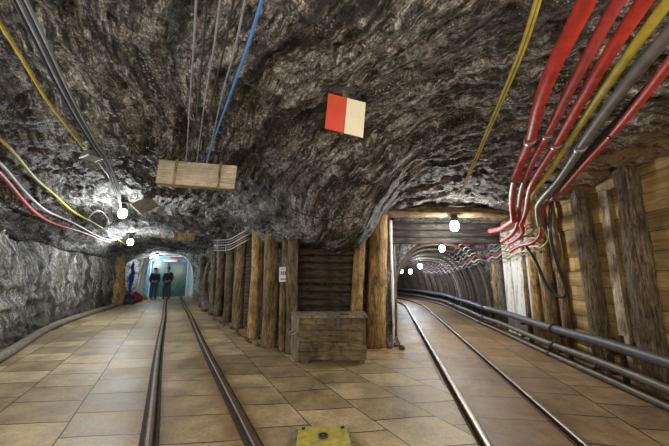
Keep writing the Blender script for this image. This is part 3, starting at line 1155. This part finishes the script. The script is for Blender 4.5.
lamp(atY(454.5, 226, 6.22), 1.5, 65, (1.0, 0.97, 0.90), 'bright lamp hanging from the orange portal beam of the right tunnel', hang=0.03)
lamp(atY(442, 248.5, 8.5), 1.35, 45, (0.97, 1.0, 0.97), 'lamp under the grey inner beam before the steel arches', hang=0.03)
lamp(atY(420, 266, 13.0), 1.5, 45, (0.9, 0.96, 1.0), 'third lamp inside the arched tunnel, before the curve', hang=0.02)
lamp(atY(410.5, 271.5, 15.5), 1.6, 40, (0.7, 0.84, 1.0), 'bluish lamp far in the curve of the right tunnel', 'bulb_blue', 0.02)
lamp(atY(401.5, 271.5, 16.5), 1.5, 30, (0.7, 0.84, 1.0), 'faintest bluish lamp deepest in the right tunnel', 'bulb_blue', 0.02)
lamp(surf(122.5, 213.5, 0.26), 1.3, 70, (0.93, 0.98, 1.0), 'larger, higher lamp on the roof of the left drift', hang=0.15)
lamp(surf(130.5, 242, 0.26), 1.5, 95, (0.90, 0.97, 1.0), 'lower lamp of the left drift above the orange rock', hang=0.15)
lamp(L(-0.75, AE - 0.15, 2.42), 1.5, 40, (0.85, 0.95, 1.0), 'bluish lamp in the arched doorway above the two people', 'bulb_blue', 0.02)

# ================================================================== CHEST
ch = empty('wooden_chest', (0, 5.25, 0), 0)
tag(ch, 'large old wooden chest standing before the horizontal log wall', 'chest')


def prism(name, foot, z0, z1, mat, parent, bev=0.006):
    bm = bmesh.new()
    v0 = [bm.verts.new((x, y, z0)) for x, y in foot]
    v1 = [bm.verts.new((x, y, z1)) for x, y in foot]
    bm.faces.new(v0[::-1])
    bm.faces.new(v1)
    n = len(foot)
    for i in range(n):
        bm.faces.new((v0[i], v0[(i + 1) % n], v1[(i + 1) % n], v1[i]))
    bmesh.ops.bevel(bm, geom=list(bm.edges), offset=bev, segments=2, affect='EDGES')
    me = bpy.data.meshes.new(name)
    bm.to_mesh(me)
    bm.free()
    return link(name, me, mat, parent)


F0, F1 = -0.20, 0.36
prism('body', [(-0.555, F0 + 0.02), (0.50, F0 + 0.02), (0.50, F1 - 0.02), (-0.74, F1 - 0.02)], 0.04, 0.70, 'chest', ch)
for k, (z0, z1) in enumerate([(0.05, 0.185), (0.19, 0.335), (0.34, 0.50), (0.505, 0.69)]):
    prism('front_plank', [(-0.57, F0), (0.51, F0), (0.51, F0 + 0.03), (-0.57, F0 + 0.03)], z0, z1, 'chest', ch, 0.004)
prism('side_panel', [(-0.60, F0 + 0.0), (-0.57, F0), (-0.755, F1), (-0.785, F1)], 0.03, 0.69, 'chest_pale', ch, 0.004)['label'] = 'pale grey end panel'
prism('lid', [(-0.62, F0 - 0.03), (0.54, F0 - 0.03), (0.54, F1 + 0.02), (-0.80, F1 + 0.02)], 0.70, 0.735, 'chest_pale', ch, 0.006)
hs = box('hasp', (0.055, F0 - 0.038, 0.655), (0.06, 0.02, 0.15), 'dsteel', ch)
cyl('padlock', (0.065, F0 - 0.045, 0.56), (0.065, F0 - 0.002, 0.56), 0.038, 'dsteel', ch)
box('latch_plate', (0.16, F0 + 0.12, 0.742), (0.16, 0.05, 0.012), 'black_c', ch)
cable('handle', [(-0.66, 0.04, 0.46), (-0.73, -0.02, 0.45), (-0.75, -0.05, 0.42), (-0.71, -0.10, 0.42), (-0.63, -0.13, 0.45)], 0.018, 'chest_pale', ch)
box('skid', (-0.48, 0.06, 0.02), (0.12, 0.5, 0.04), 'log_dark', ch)
box('skid', (0.42, 0.06, 0.02), (0.12, 0.5, 0.04), 'log_dark', ch)

# ================================================================== YELLOW COVER
yc = empty('floor_cover', (-0.10, 2.68, 0.0), math.radians(3))
tag(yc, 'yellow painted square cover plate on the floor, nearest the camera', 'cover plate')
box('frame', (0, 0, 0.025), (0.48, 0.50, 0.05), 'pipe_conc', yc, bev=0.006)
box('plate', (0.01, 0, 0.062), (0.43, 0.46, 0.028), 'ypaint', yc, bev=0.005)
for sx in (-1, 1):
    for sy in (-1, 1):
        cyl('bolt', (0.01 + sx * 0.17, sy * 0.19, 0.074), (0.01 + sx * 0.17, sy * 0.19, 0.086), 0.016, 'dsteel', yc, 8)
lathe('lifting_boss', [(0.018, 0), (0.042, 0.0), (0.042, 0.012), (0.022, 0.016), (0.018, 0.0)], 'dsteel', yc, (0.01, 0.06, 0.076))

# ================================================================== RED / CREAM SIGN
c0 = atY(345.5, 115.5, 1.98)
sgn = empty('hanging_sign', c0, math.radians(5))
tag(sgn, 'square sign, red left half and cream right half, hanging from the roof', 'sign')
w2, h2 = 0.135, 0.135


def quad_plate(name, x0, x1, mat):
    # slightly sheared plate: the sheet hangs a little crooked
    bm = bmesh.new()
    co = lambda x, z: (x, z - x * 0.24)
    fs = []
    for y in (-0.004, 0.004):
        fs.append([bm.verts.new((x - 0.012 * (1 if z < 0 else -1), y, z - x * 0.22)) for x, z in ((x0, -h2), (x1, -h2), (x1, h2), (x0, h2))])
    bm.faces.new(fs[0])
    bm.faces.new(fs[1][::-1])
    for i in range(4):
        bm.faces.new((fs[0][i], fs[1][i], fs[1][(i + 1) % 4], fs[0][(i + 1) % 4]))
    bmesh.ops.recalc_face_normals(bm, faces=bm.faces)
    me = bpy.data.meshes.new(name)
    bm.to_mesh(me)
    bm.free()
    return link(name, me, mat, sgn)


quad_plate('red_half', -w2, -0.001, 'sign_red')
quad_plate('cream_half', 0.001, w2, 'sign_cream')
box('hanger', (0.0, 0.01, h2 + 0.02), (0.05, 0.02, 0.09), 'log_grey', sgn)
box('hanger_bracket', (-0.01, 0.03, h2 + 0.07), (0.16, 0.05, 0.05), 'dsteel', sgn)

# ================================================================== HANGING BOARD
pa = atZ(158, 171.5, 2.55)
pb = Vector((atY(236, 177.5, pa.y + 0.05)))
mid = (pa + pb) / 2
hb = empty('hanging_board', mid, math.atan2(pb.y - pa.y, pb.x - pa.x))
hb.rotation_euler[1] = -math.atan2(pb.z - pa.z, (pb - pa).xy.length)
tag(hb, 'long pale wooden board hung under the roof cables by two straps', 'board')
bw = (pb - pa).length
bh = 0.275
box('board', (0, 0, 0), (bw, 0.03, bh), 'board', hb)
box('bottom_edge', (0, 0.05, -bh / 2 + 0.005), (bw, 0.12, 0.025), 'log_brown', hb)
for x in (-bw * 0.27, bw * 0.29):
    box('strap', (x, -0.019, 0.01), (0.03, 0.006, bh + 0.02), 'log_brown', hb)
    cyl('hook', (x, 0, bh / 2), (x, 0.04, bh / 2 + 0.16), 0.006, 'dsteel', hb, 8)

# ================================================================== NOTICE
pn = atS(283.3, 274.5, 1.87)
nt_ = empty('paper_notice', pn, math.radians(5))
tag(nt_, 'small white printed notice pinned to the thin prop', 'notice')
box('sheet', (0, 0, 0), (0.155, 0.006, 0.27), 'paper', nt_, bev=0.001)
for k in range(3):
    box('printed_mark', (-0.035 + k * 0.035, -0.004, 0.025), (0.022, 0.002, 0.07), 'ink', nt_, bev=0)
box('printed_line', (0, -0.004, -0.085), (0.10, 0.002, 0.016), 'ink', nt_, bev=0)
box('printed_line', (0, -0.004, 0.10), (0.08, 0.002, 0.010), 'ink', nt_, bev=0)

# ================================================================== PIPES ON THE RIGHT
def pipe_pts(z, dx, sag=0.0):
    pts = []
    for y in np.arange(0.2, 8.7, 0.7):
        pts.append(Vector((wall_x(y) - 0.22 + dx, y, z + sag * math.sin(y * 1.9))))
    for u in np.arange(9.4, 25, 0.9):
        hw, hh, oc = lin_dim(u)
        pts.append(PT(u, oc + hw - 0.26 + dx, z + sag * math.sin(u * 1.9)))
    return pts


plab = ['thick blue grey pipe, uppermost of the three along the right wall', 'middle grey pipe along the right wall', 'thin lowest pipe lying on the floor along the right wall']
for (z, dx, r, mt, lab, sg_) in [(0.47, 0.0, 0.070, 'pipe_blue', plab[0], 0.01), (0.20, -0.03, 0.052, 'pipe_grey', plab[1], 0.012), (0.062, -0.13, 0.036, 'pipe_grey', plab[2], 0.006)]:
    pts = pipe_pts(z, dx, sg_)
    o = cable('pipe', pts, r, mt, res=4)
    tag(o, lab, 'pipe', 'pipes along the right wall')
    # flanges / couplings
    for y in (2.2, 4.95, 8.3, 11.4):
        i = min(range(len(pts)), key=lambda q: abs(pts[q].y - y))
        p, q = pts[i], pts[i + 1]
        d = (q - p).normalized()
        m_ = (p + q) / 2 - o.location
        cyl('coupling', m_ - d * 0.045, m_ + d * 0.045, r * 1.22, 'dsteel', o)
for k, y in enumerate([2.35, 3.15, 4.15, 5.25, 6.5]):
    x = wall_x(y)
    st = empty('pipe_stand', (x - 0.15, y, 0))
    tag(st, ['steel stand out of the frame side', 'rusty pipe stand before the nearest thick prop', 'pipe stand between the two thick wall props', 'pipe stand by the thin brown props',
             'pipe stand at the whitewashed boards'][k], 'pipe stand', 'stands carrying the pipes')
    box('upright', (0.06, 0.0, 0.30), (0.05, 0.05, 0.60), 'rail', st)
    box('arm', (-0.02, 0.03, 0.375), (0.20, 0.05, 0.035), 'rail', st)
    box('arm', (-0.04, 0.03, 0.125), (0.22, 0.05, 0.035), 'rail', st)

# pipe at the foot of the left wall
lp = []
for px, py in [(-60, 388), (0, 357), (22, 344), (48, 328), (74, 318), (96, 311), (115, 305), (126, 301)]:
    p = atZ(px, py, 0.07)
    lp.append(p)
o = cable('pipe', lp, 0.085, 'pipe_conc', res=5)
tag(o, 'dusty brown pipe lying along the foot of the left rock wall', 'pipe')

# ================================================================== CABLES, LEFT ROOF
def zpts(lst, z):
    return [atZ(px, py, zz_ if (zz_ := (q[0] if (q := rest) else z)) else z) for px, py, *rest in lst]


ROOFZ = 2.66
# five thin steel cables + the blue one, side by side, towards the board
for k, (x0, x1, x2) in enumerate([(197, 190, 186), (208, 198, 192), (222, 205, 197), (236, 212, 203), (248, 221, 208)]):
    pts = [atZ(x0, -14, ROOFZ), atZ(x0 + (x1 - x0) * 0.5, 50, ROOFZ), atZ(x1, 100, ROOFZ), atZ(x2, 160, ROOFZ), atZ(x2 - 4, 178, ROOFZ)]
    o = cable('roof_cable', pts, 0.006, 'steel_c' if k % 2 == 0 else 'black_c')
    tag(o, ['leftmost thin pale cable', 'second thin dark cable', 'third thin pale cable', 'fourth thin dark cable', 'fifth thin pale cable, next to the blue one,'][k] + ' on the roof above the board',
        'cable', 'thin roof cables above the board')
o = cable('roof_cable', [atZ(266, -14, ROOFZ), atZ(248, 45, ROOFZ), atZ(232, 90, ROOFZ), atZ(212, 145, ROOFZ), atZ(206, 165, ROOFZ), atZ(202, 180, ROOFZ)], 0.009, 'blue_c')
tag(o, 'bright blue cable on the roof running down to the board', 'cable')

# dark bundle on the upper left
for k, dx in enumerate((0, 4.5, 9, 12.5)):
    m_ = 0.45 + 0.14 * k
    pts = [atZ(6 + dx * 1.0, -16, 2.60), atZ(34 + dx * 0.9, 40, 2.58), atZ(62 + dx * 0.75, 96, 2.56), atZ(88 + dx * 0.55, 140, 2.55), atZ(103 + dx * 0.5, 163, 2.54), atZ(115 + dx * 0.35, 190, 2.52), atZ(121, 209, 2.5)]
    o = cable('bundle_cable', pts, 0.0085, ['black_c', 'steel_c', 'black_c', 'steel_c'][k])
    tag(o, ['outermost black cable', 'grey cable second from the wall', 'black cable third from the wall', 'pale innermost cable'][k] + ' of the dark bundle over the left wall', 'cable', 'bundle over the left wall')
o = cable('wall_cable', [atZ(-12, 5, 2.60), atZ(20, 55, 2.56), atZ(45, 97, 2.54), atZ(66, 125, 2.52), atZ(84, 148, 2.5)], 0.0095, 'yellow')
tag(o, 'yellow cable on the upper left roof ending near the grey box', 'cable')


def wall_c(lst, ds):
    out = []
    dense = []
    for (x0, y0), (x1, y1) in zip(lst[:-1], lst[1:]):
        dense += [(x0, y0), ((x0 + x1) / 2, (y0 + y1) / 2)]
    dense.append(lst[-1])
    for px, py in dense:
        out.append(surf(px, py, 0.02 + ds))
    # even out the drape
    for _ in range(3):
        out = [out[0]] + [out[i] * 0.5 + (out[i - 1] + out[i + 1]) * 0.25 for i in range(1, len(out) - 1)] + [out[-1]]
    return out


for lst, ds, r, mt, lab in [
        ([(-14, 128), (8, 143), (24, 165), (38, 183), (52, 191), (62, 202), (76, 215), (88, 219), (104, 228), (118, 240), (128, 246)], 0.06, 0.019, 'yellow', 'yellowish cable, uppermost of the three draped on the left wall'),
        ([(-14, 152), (4, 164), (18, 186), (36, 203), (48, 213), (62, 217), (76, 224), (90, 232), (104, 240), (116, 240)], 0.05, 0.018, 'pale_c', 'pale cable between the yellow and red ones on the left wall'),
        ([(-14, 160), (4, 176), (20, 198), (36, 215), (54, 225), (72, 228), (88, 234), (100, 240), (110, 242)], 0.05, 0.026, 'redpink', 'pinkish red cable draped along the ledge of the left wall'),
        ([(88, 219), (96, 205), (106, 214), (112, 224), (104, 234), (112, 240), (122, 238)], 0.10, 0.010, 'pale_c', 'thin pale cable looping around the left lamps'),
        ([(95, 158), (106, 172), (114, 184), (118, 198), (121, 210)], 0.05, 0.010, 'pale_c', 'thin white cable from the grey box to the higher left lamp')]:
    o = cable('wall_cable', wall_c(lst, ds), r, mt)
    tag(o, lab, 'cable', 'cables on the left wall')

# junction box
jb = empty('junction_box', atZ(92, 156, 2.56), math.radians(-28))
tag(jb, 'small grey junction box with a white strip on the left roof', 'junction box')
box('casing', (0, 0, 0), (0.17, 0.12, 0.06), 'steel', jb)
box('strip', (0.0, -0.065, -0.028), (0.17, 0.012, 0.015), 'white', jb)
# grey square plate under the left roof
gp = box('roof_plate', surf(145, 205, 0.16), (0.36, 0.30, 0.02), 'pipe_conc')
gp.rotation_euler = (Matrix.Rotation(math.radians(25), 3, 'Z') @ Matrix.Rotation(math.radians(62), 3, 'X') @ Matrix.Rotation(math.radians(42), 3, 'Z')).to_euler()
tag(gp, 'grey square plate fixed to the roof right of the left lamp', 'plate')
bx_ = box('small_box', atS(184, 237, 0.3), (0.55, 0.3, 0.24), 'log_brown', rz=ang)
tag(bx_, 'brown wooden box under the roof of the left drift before the doorway', 'box')

# dark cables leaving the board and hooking over the props
for k in range(3):
    pts = [atZ(186 + 3 * k, 186, 2.64), atS(200 + 3 * k, 192, 0.75), atS(216 + 2 * k, 204, 1.2), atS(230 + 2 * k, 213, 1.40), atS(237 + k, 224, 1.50), atS(239 + k, 236, 1.52)]
    o = cable('roof_cable', pts, 0.016, 'black_c' if k != 1 else 'grey_c')
    tag(o, ['left dark cable', 'grey middle cable', 'right dark cable'][k] + ' sagging from the board towards the cable loops', 'cable', 'cables from the board to the props')
for k in range(5):
    yo = k * 2.6
    pts = [atS(214, 240 + yo, 1.30), atS(222, 240 + yo, 1.34), atS(230, 239 + yo, 1.38), atS(236, 236 + yo, 1.42), atS(243, 232 + yo, 1.46), atS(249, 229 + yo, 1.58)]
    o = cable('looped_cable', pts, 0.014, 'pale_c' if k % 2 == 0 else 'grey_c')
    tag(o, ['topmost', 'second', 'middle', 'fourth', 'lowest'][k] + ' looped cable slung across the far props', 'cable', 'looped cables across the far props')

# thin black cable across the hanging rock
rk = []
for px, py, zo in [(236, 176, 2.52), (262, 192, 2.36), (286, 206, 2.2), (310, 216, 2.12), (335, 219, 2.10), (360, 216, 2.14)]:
    rk.append(atZ(px, py, zo))
o = cable('rock_cable', rk, 0.007, 'black_c')
tag(o, 'thin black cable sagging across the hanging rock', 'cable')

# ================================================================== CABLES, RIGHT ROOF
for k, dx in enumerate((0, 4)):
    o = cable('roof_cable', [atZ(540 + dx, -14, 2.64), atZ(522 + dx, 45, 2.64), atZ(505 + dx * 0.8, 88, 2.64), atZ(485 + dx * 0.6, 135, 2.62), atZ(470 + dx * 0.5, 170, 2.56), atZ(459 + dx * 0.3, 196, 2.5)], 0.0085, 'yellow')
    tag(o, ['left strand', 'right strand'][k] + ' of the thin yellow cable pair hanging from the right roof', 'cable', 'thin yellow cable pair')


def tpts(lst):
    return [atZ(px, py, q) if q > 0 else atY(px, py, -q) for px, py, q in lst]


RC = [
    ('thick red cable, leftmost of the bundle on the right roof', 'red', 0.040,
     [(598, -22, 2.60), (572, 30, 2.58), (552, 70, 2.56), (539, 105, 2.55), (530, 140, 2.54), (520, 165, 2.50), (513, 188, 2.45), (512, 206, -4.6), (514, 222, -4.9)]),
    ('second red cable from the left in the roof bundle', 'redpink', 0.030,
     [(634, -26, 2.60), (606, 22, 2.58), (583, 65, 2.56), (562, 105, 2.55), (547, 135, 2.53), (531, 165, 2.48), (522, 188, 2.43), (519, 208, -4.6), (519, 222, -4.9)]),
    ('third red cable, third from the left in the roof bundle', 'red', 0.033,
     [(668, -34, 2.58), (634, 16, 2.56), (604, 62, 2.54), (576, 110, 2.53), (556, 145, 2.50), (539, 172, 2.44), (530, 190, 2.38), (526, 212, -4.5), (521, 226, -4.8)]),
    ('thick yellow green cable between the red and grey ones', 'yellow', 0.027,
     [(690, -26, 2.56), (654, 20, 2.54), (622, 64, 2.52), (590, 110, 2.52), (568, 144, 2.49), (548, 174, 2.42), (533, 194, 2.36), (531, 206, -4.3), (536, 216, -4.5)]),
    ('thick dusty grey cable hanging right of the yellow one', 'grey_c', 0.034,
     [(716, -22, 2.52), (674, 28, 2.50), (636, 72, 2.49), (598, 122, 2.47), (580, 148, 2.44), (560, 178, 2.38), (540, 202, 2.32), (538, 212, -4.1), (540, 226, -4.3)]),
]
clamp_at = {0: (533, 127), 1: (552, 127), 2: (566, 127), 3: (577, 128), 4: (593, 128)}
for k, (lab, mt, r, lst) in enumerate(RC):
    pts = tpts(lst)
    o = cable('power_cable', pts, r, mt, res=8)
    tag(o, lab, 'cable', 'power cables on the right roof')
    a_, b_ = pts[4], pts[5]
    q = pts[4] - o.location
    d = (pts[5] - pts[3]).normalized()
    cyl('clamp', q - d * 0.02, q + d * 0.02, r * 1.25, 'steel', o)
# outer red cable with the long bend onto the wall
pts = tpts([(720, 5, 2.42), (680, 50, 2.42), (645, 95, 2.42), (612, 135, 2.42), (582, 167, 2.38), (560, 192, 2.34), (545, 206, -4.3), (541, 222, -4.4), (540, 236, -4.5), (532, 243, -4.7), (520, 246, -5.1), (510, 252, -5.5)])
o = cable('power_cable', pts, 0.025, 'red', res=8)
tag(o, 'outermost red cable that drops and bends left over the timber', 'cable', 'power cables on the right roof')
for (px, py) in ((3, 0),):
    q = pts[3] - o.location
    d = (pts[4] - pts[2]).normalized()
    cyl('tie', q - d * 0.012, q + d * 0.012, 0.029, 'black_c', o)
# second outer dark cable
pts = tpts([(740, -6, 2.56), (700, 30, 2.54), (655, 80, 2.52), (618, 120, 2.5), (590, 150, 2.46), (568, 178, 2.4), (552, 200, -4.1), (550, 232, -4.2), (557, 262, -4.3), (566, 288, -4.4), (562, 297, -4.5), (548, 288, -4.7), (536, 262, -4.9), (526, 246, -5.1)])
o = cable('power_cable', pts, 0.024, 'black_c', res=8)
tag(o, 'black cable hanging down in a long loop before the props', 'cable', 'power cables on the right roof')
# bar carrying the bundle
b0, b1 = atZ(503, 181, 2.44), atZ(556, 183, 2.40)
b1 = atY(556, 183, b0.y)
o = cyl('cable_bar', b0, b1, 0.014, 'dsteel', None, 10)
tag(o, 'thin dark bar crossing the red cable bundle', 'bar')
# short tails bending left below the bundle
for k, (lst, mt, r) in enumerate([([(514, 220, -4.9), (508, 224, -5.3), (500, 229, -5.7), (490, 231, -6.1)], 'redpink', 0.045),
                                  ([(519, 220, -4.9), (516, 229, -5.1), (510, 236, -5.4), (502, 241, -5.8)], 'red', 0.034),
                                  ([(521, 224, -4.8), (523, 232, -5.0), (517, 239, -5.3), (508, 244, -5.7)], 'redpink', 0.030),
                                  ([(536, 214, -4.5), (534, 230, -4.8), (524, 237, -5.2), (512, 241, -5.6), (505, 250, -5.9)], 'yellow', 0.018),
                                  ([(540, 224, -4.3), (548, 240, -4.6), (536, 250, -5.0), (520, 252, -5.5), (508, 258, -5.9)], 'yellow', 0.012)]):
    o = cable('cable_tail', tpts(lst), r, mt)
    tag(o, ['thick pinkish red cable end, topmost of those bending left', 'red cable end below the thick pinkish one', 'dusty red cable end curling under the bundle',
            'yellow cable end crossing the red ones', 'thin yellow cable end lowest under the bundle'][k], 'cable', 'cable ends bending onto the tunnel wall')

# wavy bundle along the right side of the tunnel
for k in range(7):
    pts = []
    y = 5.7
    n = 0
    while y < 16.5:
        if y < 8.6:
            x = wall_x(y) - 0.16
            z = 2.36 - 0.085 * k - 0.05 * (y - 5.7)
            p = Vector((x, y, z))
        else:
            uu = y
            hw, hh, oc = lin_dim(uu)
            z = (2.22 - 0.085 * k) * hh / 2.38
            zz_ = min(z / hh, 0.985)
            xh = hw * (1 - zz_ ** 2.6) ** (1 / 2.6)
            p = PT(uu, oc + xh - 0.12, z - 0.02)
        step = 0.34
        p.z += (0.030 if n % 2 else -0.030) + 0.012 * math.sin(k * 3 + n)
        pts.append(p)
        y += step
        n += 1
    o = cable('wavy_cable', pts, 0.016, ['redpink', 'steel_c', 'grey_c', 'steel_c', 'redpink', 'pale_c', 'grey_c'][k], res=4)
    tag(o, ['topmost dusty red', 'second, pale', 'third, grey', 'fourth, pale', 'fifth, dusty red', 'sixth, pale', 'lowest, grey'][k] + ' wavy cable along the right tunnel wall', 'cable', 'wavy cables on the tunnel wall')

# ================================================================== LEFT CLUTTER
b0 = atY(117, 303, 13.9)
b0.z = 0
b1 = atY(122, 252, 13.9)
log('orange_timber', b0, b1, 0.27, 'log_orange', 'broad orange brown timber leaning on the left wall below the lamp', 'timber', None, 0.8, 3.2, 0.05, 0.6)
b0 = atY(139, 301, 16.0)
b0.z = 0
b1 = atY(147, 258, 16.2)
log('leaning_pole', b0, b1, 0.14, 'whitewash', 'whitish pole leaning left of the arched doorway', 'pole', None, 0.9, 1.8)
# tarp
c = atY(132, 277, 14.9)
A2, Z2 = np.meshgrid(np.linspace(-0.3, 0.3, 24), np.linspace(-0.75, 0.75, 30), indexing='ij')
Dp = 0.08 * fbm(A2 * 4, Z2 * 2, 0, 3)
Pt = np.stack([NL.x * Dp + DL.x * A2, NL.y * Dp + DL.y * A2, Z2], -1)
me = grid_mesh('tarp', Pt, flip=True)
o = link('tarp', me, 'tarp', None, c)
sol = o.modifiers.new('s', 'SOLIDIFY')
sol.thickness = 0.012
tag(o, 'crumpled blue tarp hanging on the wall left of the doorway', 'tarp')


def sack(loc, size, mat, label, seed):
    bm = bmesh.new()
    bmesh.ops.create_icosphere(bm, subdivisions=4, radius=1)
    for v in bm.verts:
        n_ = float(fbm(v.co.x * 1.6 + seed, v.co.y * 1.6, v.co.z * 1.6, 3))
        v.co *= 1 + 0.22 * n_
        v.co.z = max(v.co.z, -0.62)
        v.co = Vector((v.co.x * size[0], v.co.y * size[1], (v.co.z + 0.62) * size[2]))
    me = bpy.data.meshes.new('cloth_bag')
    bm.to_mesh(me)
    bm.free()
    smooth(me)
    o = link('cloth_bag', me, mat, None, loc)
    cable('strap', [(-size[0] * 0.5, 0, size[2] * 1.3), (0, 0, size[2] * 1.95), (size[0] * 0.5, 0, size[2] * 1.3)], 0.02, 'bag_dark', o)
    tag(o, label, 'bag', 'bags dumped by the left wall')


for px, py, sz, mt, lab in [(128, 304, (0.34, 0.28, 0.24), 'bag_dark', 'dark blue bag at the foot of the orange timber'),
                            (135, 302, (0.30, 0.26, 0.26), 'bag_red', 'dark red bag lying beside the dark blue bag'),
                            (142, 300, (0.24, 0.25, 0.18), 'bag_yellow', 'yellow bag nearest the arched doorway')]:
    p = atZ(px, py, 0)
    sack(p, sz, mt, lab, px)

# broken rock along the props' feet and the left wall
def rocks(name, n, fn, label, group, rmin=0.03, rmax=0.07):
    protos = []
    for k in range(5):
        bm = bmesh.new()
        bmesh.ops.create_icosphere(bm, subdivisions=3, radius=1)
        for v in bm.verts:
            n_ = float(fbm(v.co.x * 1.2 + k * 9, v.co.y * 1.2, v.co.z * 1.2, 3))
            v.co *= 1 + 0.35 * n_
            v.co.z *= 0.7
        me = bpy.data.meshes.new('rock')
        bm.to_mesh(me)
        bm.free()
        smooth(me)
        me.materials.append(M['wallrock'])
        protos.append(me)
    for i in range(n):
        p = fn(i)
        o = bpy.data.objects.new(name, protos[i % 5])
        COL.objects.link(o)
        r = random.uniform(rmin, rmax)
        o.scale = (r, r * random.uniform(0.7, 1.1), r)
        o.location = (p.x, p.y, r * 0.35)
        o.rotation_euler = (0, 0, random.uniform(0, 6))
        tag(o, label, 'rock', group)


rocks('rock_rubble', 46, lambda i: L(float(wl_s(1.0 * (4 + i * 0.2))) - 0.03 + random.uniform(-0.05, 0.03), 4 + i * 0.2 + random.uniform(-0.1, 0.1)),
      'small grey rock lying between the left wall and its pipe', 'small rocks at the foot of the left wall', 0.04, 0.08)
rocks('rock_rubble', 30, lambda i: L(1.66 - 0.055 * (i * 0.17) + random.uniform(-0.10, 0.05), 6.2 + i * 0.17),
      'small stone at the foot of the left row of props', 'small stones at the foot of the props', 0.025, 0.05)
rocks('rock_rubble', 16, lambda i: Vector((random.uniform(1.05, 1.4), 6.0 + i * 0.12, 0)),
      'small stone in the rubble at the left foot of the tunnel portal', 'small stones at the tunnel portal', 0.03, 0.08)


# ================================================================== PEOPLE
def skin_mesh(name, verts, edges, radii, mat, parent, root=0, sub=1):
    me = bpy.data.meshes.new(name)
    me.from_pydata([tuple(v) for v in verts], edges, [])
    o = link(name, me, mat, parent)
    sk = o.modifiers.new('skin', 'SKIN')
    sv = me.skin_vertices[0].data if me.skin_vertices else None
    if sv is None:
        bm = bmesh.new()
        bm.from_mesh(me)
        bm.verts.layers.skin.verify()
        bm.to_mesh(me)
        bm.free()
        sv = me.skin_vertices[0].data
    for i, r in enumerate(radii):
        sv[i].radius = r if isinstance(r, tuple) else (r, r)
        sv[i].use_root = (i == root)
    sk.use_smooth_shade = True
    ss = o.modifiers.new('sub', 'SUBSURF')
    ss.levels = sub
    ss.render_levels = sub
    return o


def person(loc, rz, height, jacket, label, stride=0.06, facing_in=1):
    t = empty('person', loc, rz)
    t.scale = (height / 1.78,) * 3
    tag(t, label, 'person', 'people at the far doorway')
    # skeleton in metres, facing -Y
    V = [(0, 0, 0.95), (0, 0.0, 1.15), (0, 0.0, 1.38), (0, -0.01, 1.50), (0, -0.02, 1.58), (0, -0.02, 1.70),      # pelvis chest neck head
         (-0.17, 0, 1.42), (-0.23, 0.02, 1.15), (-0.22, -0.07, 0.93), (-0.215, -0.09, 0.86),
         (0.17, 0, 1.42), (0.23, 0.02, 1.15), (0.22, -0.07, 0.93), (0.215, -0.09, 0.86),
         (-0.10, 0, 0.88), (-0.11, -stride, 0.50), (-0.115, -stride * 0.3, 0.08), (-0.12, -stride - 0.12, 0.035),
         (0.10, 0, 0.88), (0.11, stride * 0.4, 0.50), (0.115, stride, 0.08), (0.12, stride - 0.13, 0.035)]
    E = [(0, 1), (1, 2), (2, 3), (3, 4), (4, 5), (2, 6), (6, 7), (7, 8), (8, 9), (2, 10), (10, 11), (11, 12), (12, 13),
         (0, 14), (14, 15), (15, 16), (16, 17), (0, 18), (18, 19), (19, 20), (20, 21)]
    R = [(0.15, 0.10), (0.135, 0.095), (0.15, 0.10), 0.055, (0.075, 0.09), (0.07, 0.085), 0.06, 0.043, 0.032, 0.03, 0.06, 0.043, 0.032, 0.03,
         0.085, 0.058, 0.04, 0.035, 0.085, 0.058, 0.04, 0.035]
    body = skin_mesh('body', V, E, R, 'skin', t)
    # jacket
    idx = [0, 1, 2, 6, 7, 8, 10, 11, 12]
    mp = {q: i for i, q in enumerate(idx)}
    Ej = [(mp[a_], mp[b_]) for a_, b_ in E if a_ in mp and b_ in mp]
    add = lambda r, d: (r[0] + d, r[1] + d) if isinstance(r, tuple) else r + d
    skin_mesh('jacket', [V[i] for i in idx], Ej, [add(R[i], 0.028) for i in idx], jacket, t)
    idx = [0, 14, 15, 16, 18, 19, 20]
    mp = {q: i for i, q in enumerate(idx)}
    Ej = [(mp[a_], mp[b_]) for a_, b_ in E if a_ in mp and b_ in mp]
    skin_mesh('trousers', [V[i] for i in idx], Ej, [add(R[i], 0.022) for i in idx], 'denim', t)
    for a_, b_ in ((16, 17), (20, 21)):
        skin_mesh('shoe', [V[a_], V[b_]], [(0, 1)], [0.058, 0.048], 'boot', t)
    # face and hair
    bm = bmesh.new()
    bmesh.ops.create_icosphere(bm, subdivisions=3, radius=0.098)
    bmesh.ops.scale(bm, vec=(0.92, 1.08, 1.1), verts=bm.verts)
    bmesh.ops.translate(bm, vec=(0, 0.012, 1.70), verts=bm.verts)
    for v in list(bm.verts):
        if v.co.z < 1.745 and v.co.y < 0.03:
            v.co.y = 0.03 + (v.co.y - 0.03) * 0.1
    me = bpy.data.meshes.new('hair')
    bm.to_mesh(me)
    bm.free()
    smooth(me)
    link('hair', me, 'hair', t)
    for sx in (-1, 1):
        # five fingers of each hand
        for f in range(5):
            ox = (-0.024 + 0.012 * f)
            if f == 4:
                pf = [(sx * 0.215 - sx * 0.02, -0.10, 0.85), (sx * 0.18, -0.13, 0.82), (sx * 0.178, -0.135, 0.79)]
            else:
                ln = (0.075, 0.085, 0.08, 0.062)[f]
                pf = [(sx * 0.215, -0.09 + ox, 0.85), (sx * 0.217, -0.092 + ox, 0.85 - ln * 0.6), (sx * 0.21, -0.10 + ox, 0.85 - ln)]
            cable('finger', pf, 0.008, 'skin', t, res=2)
    return t


person(L(-0.72, AE - 0.35, 0.0), math.radians(28 + 15), 1.76, 'navy', 'person in dark clothes standing at left in the far doorway')
person(L(-0.05, AE - 0.7, 0.0), math.radians(28 - 20), 1.80, 'navy', 'person in navy jacket and jeans walking, right of the pair', stride=0.14)
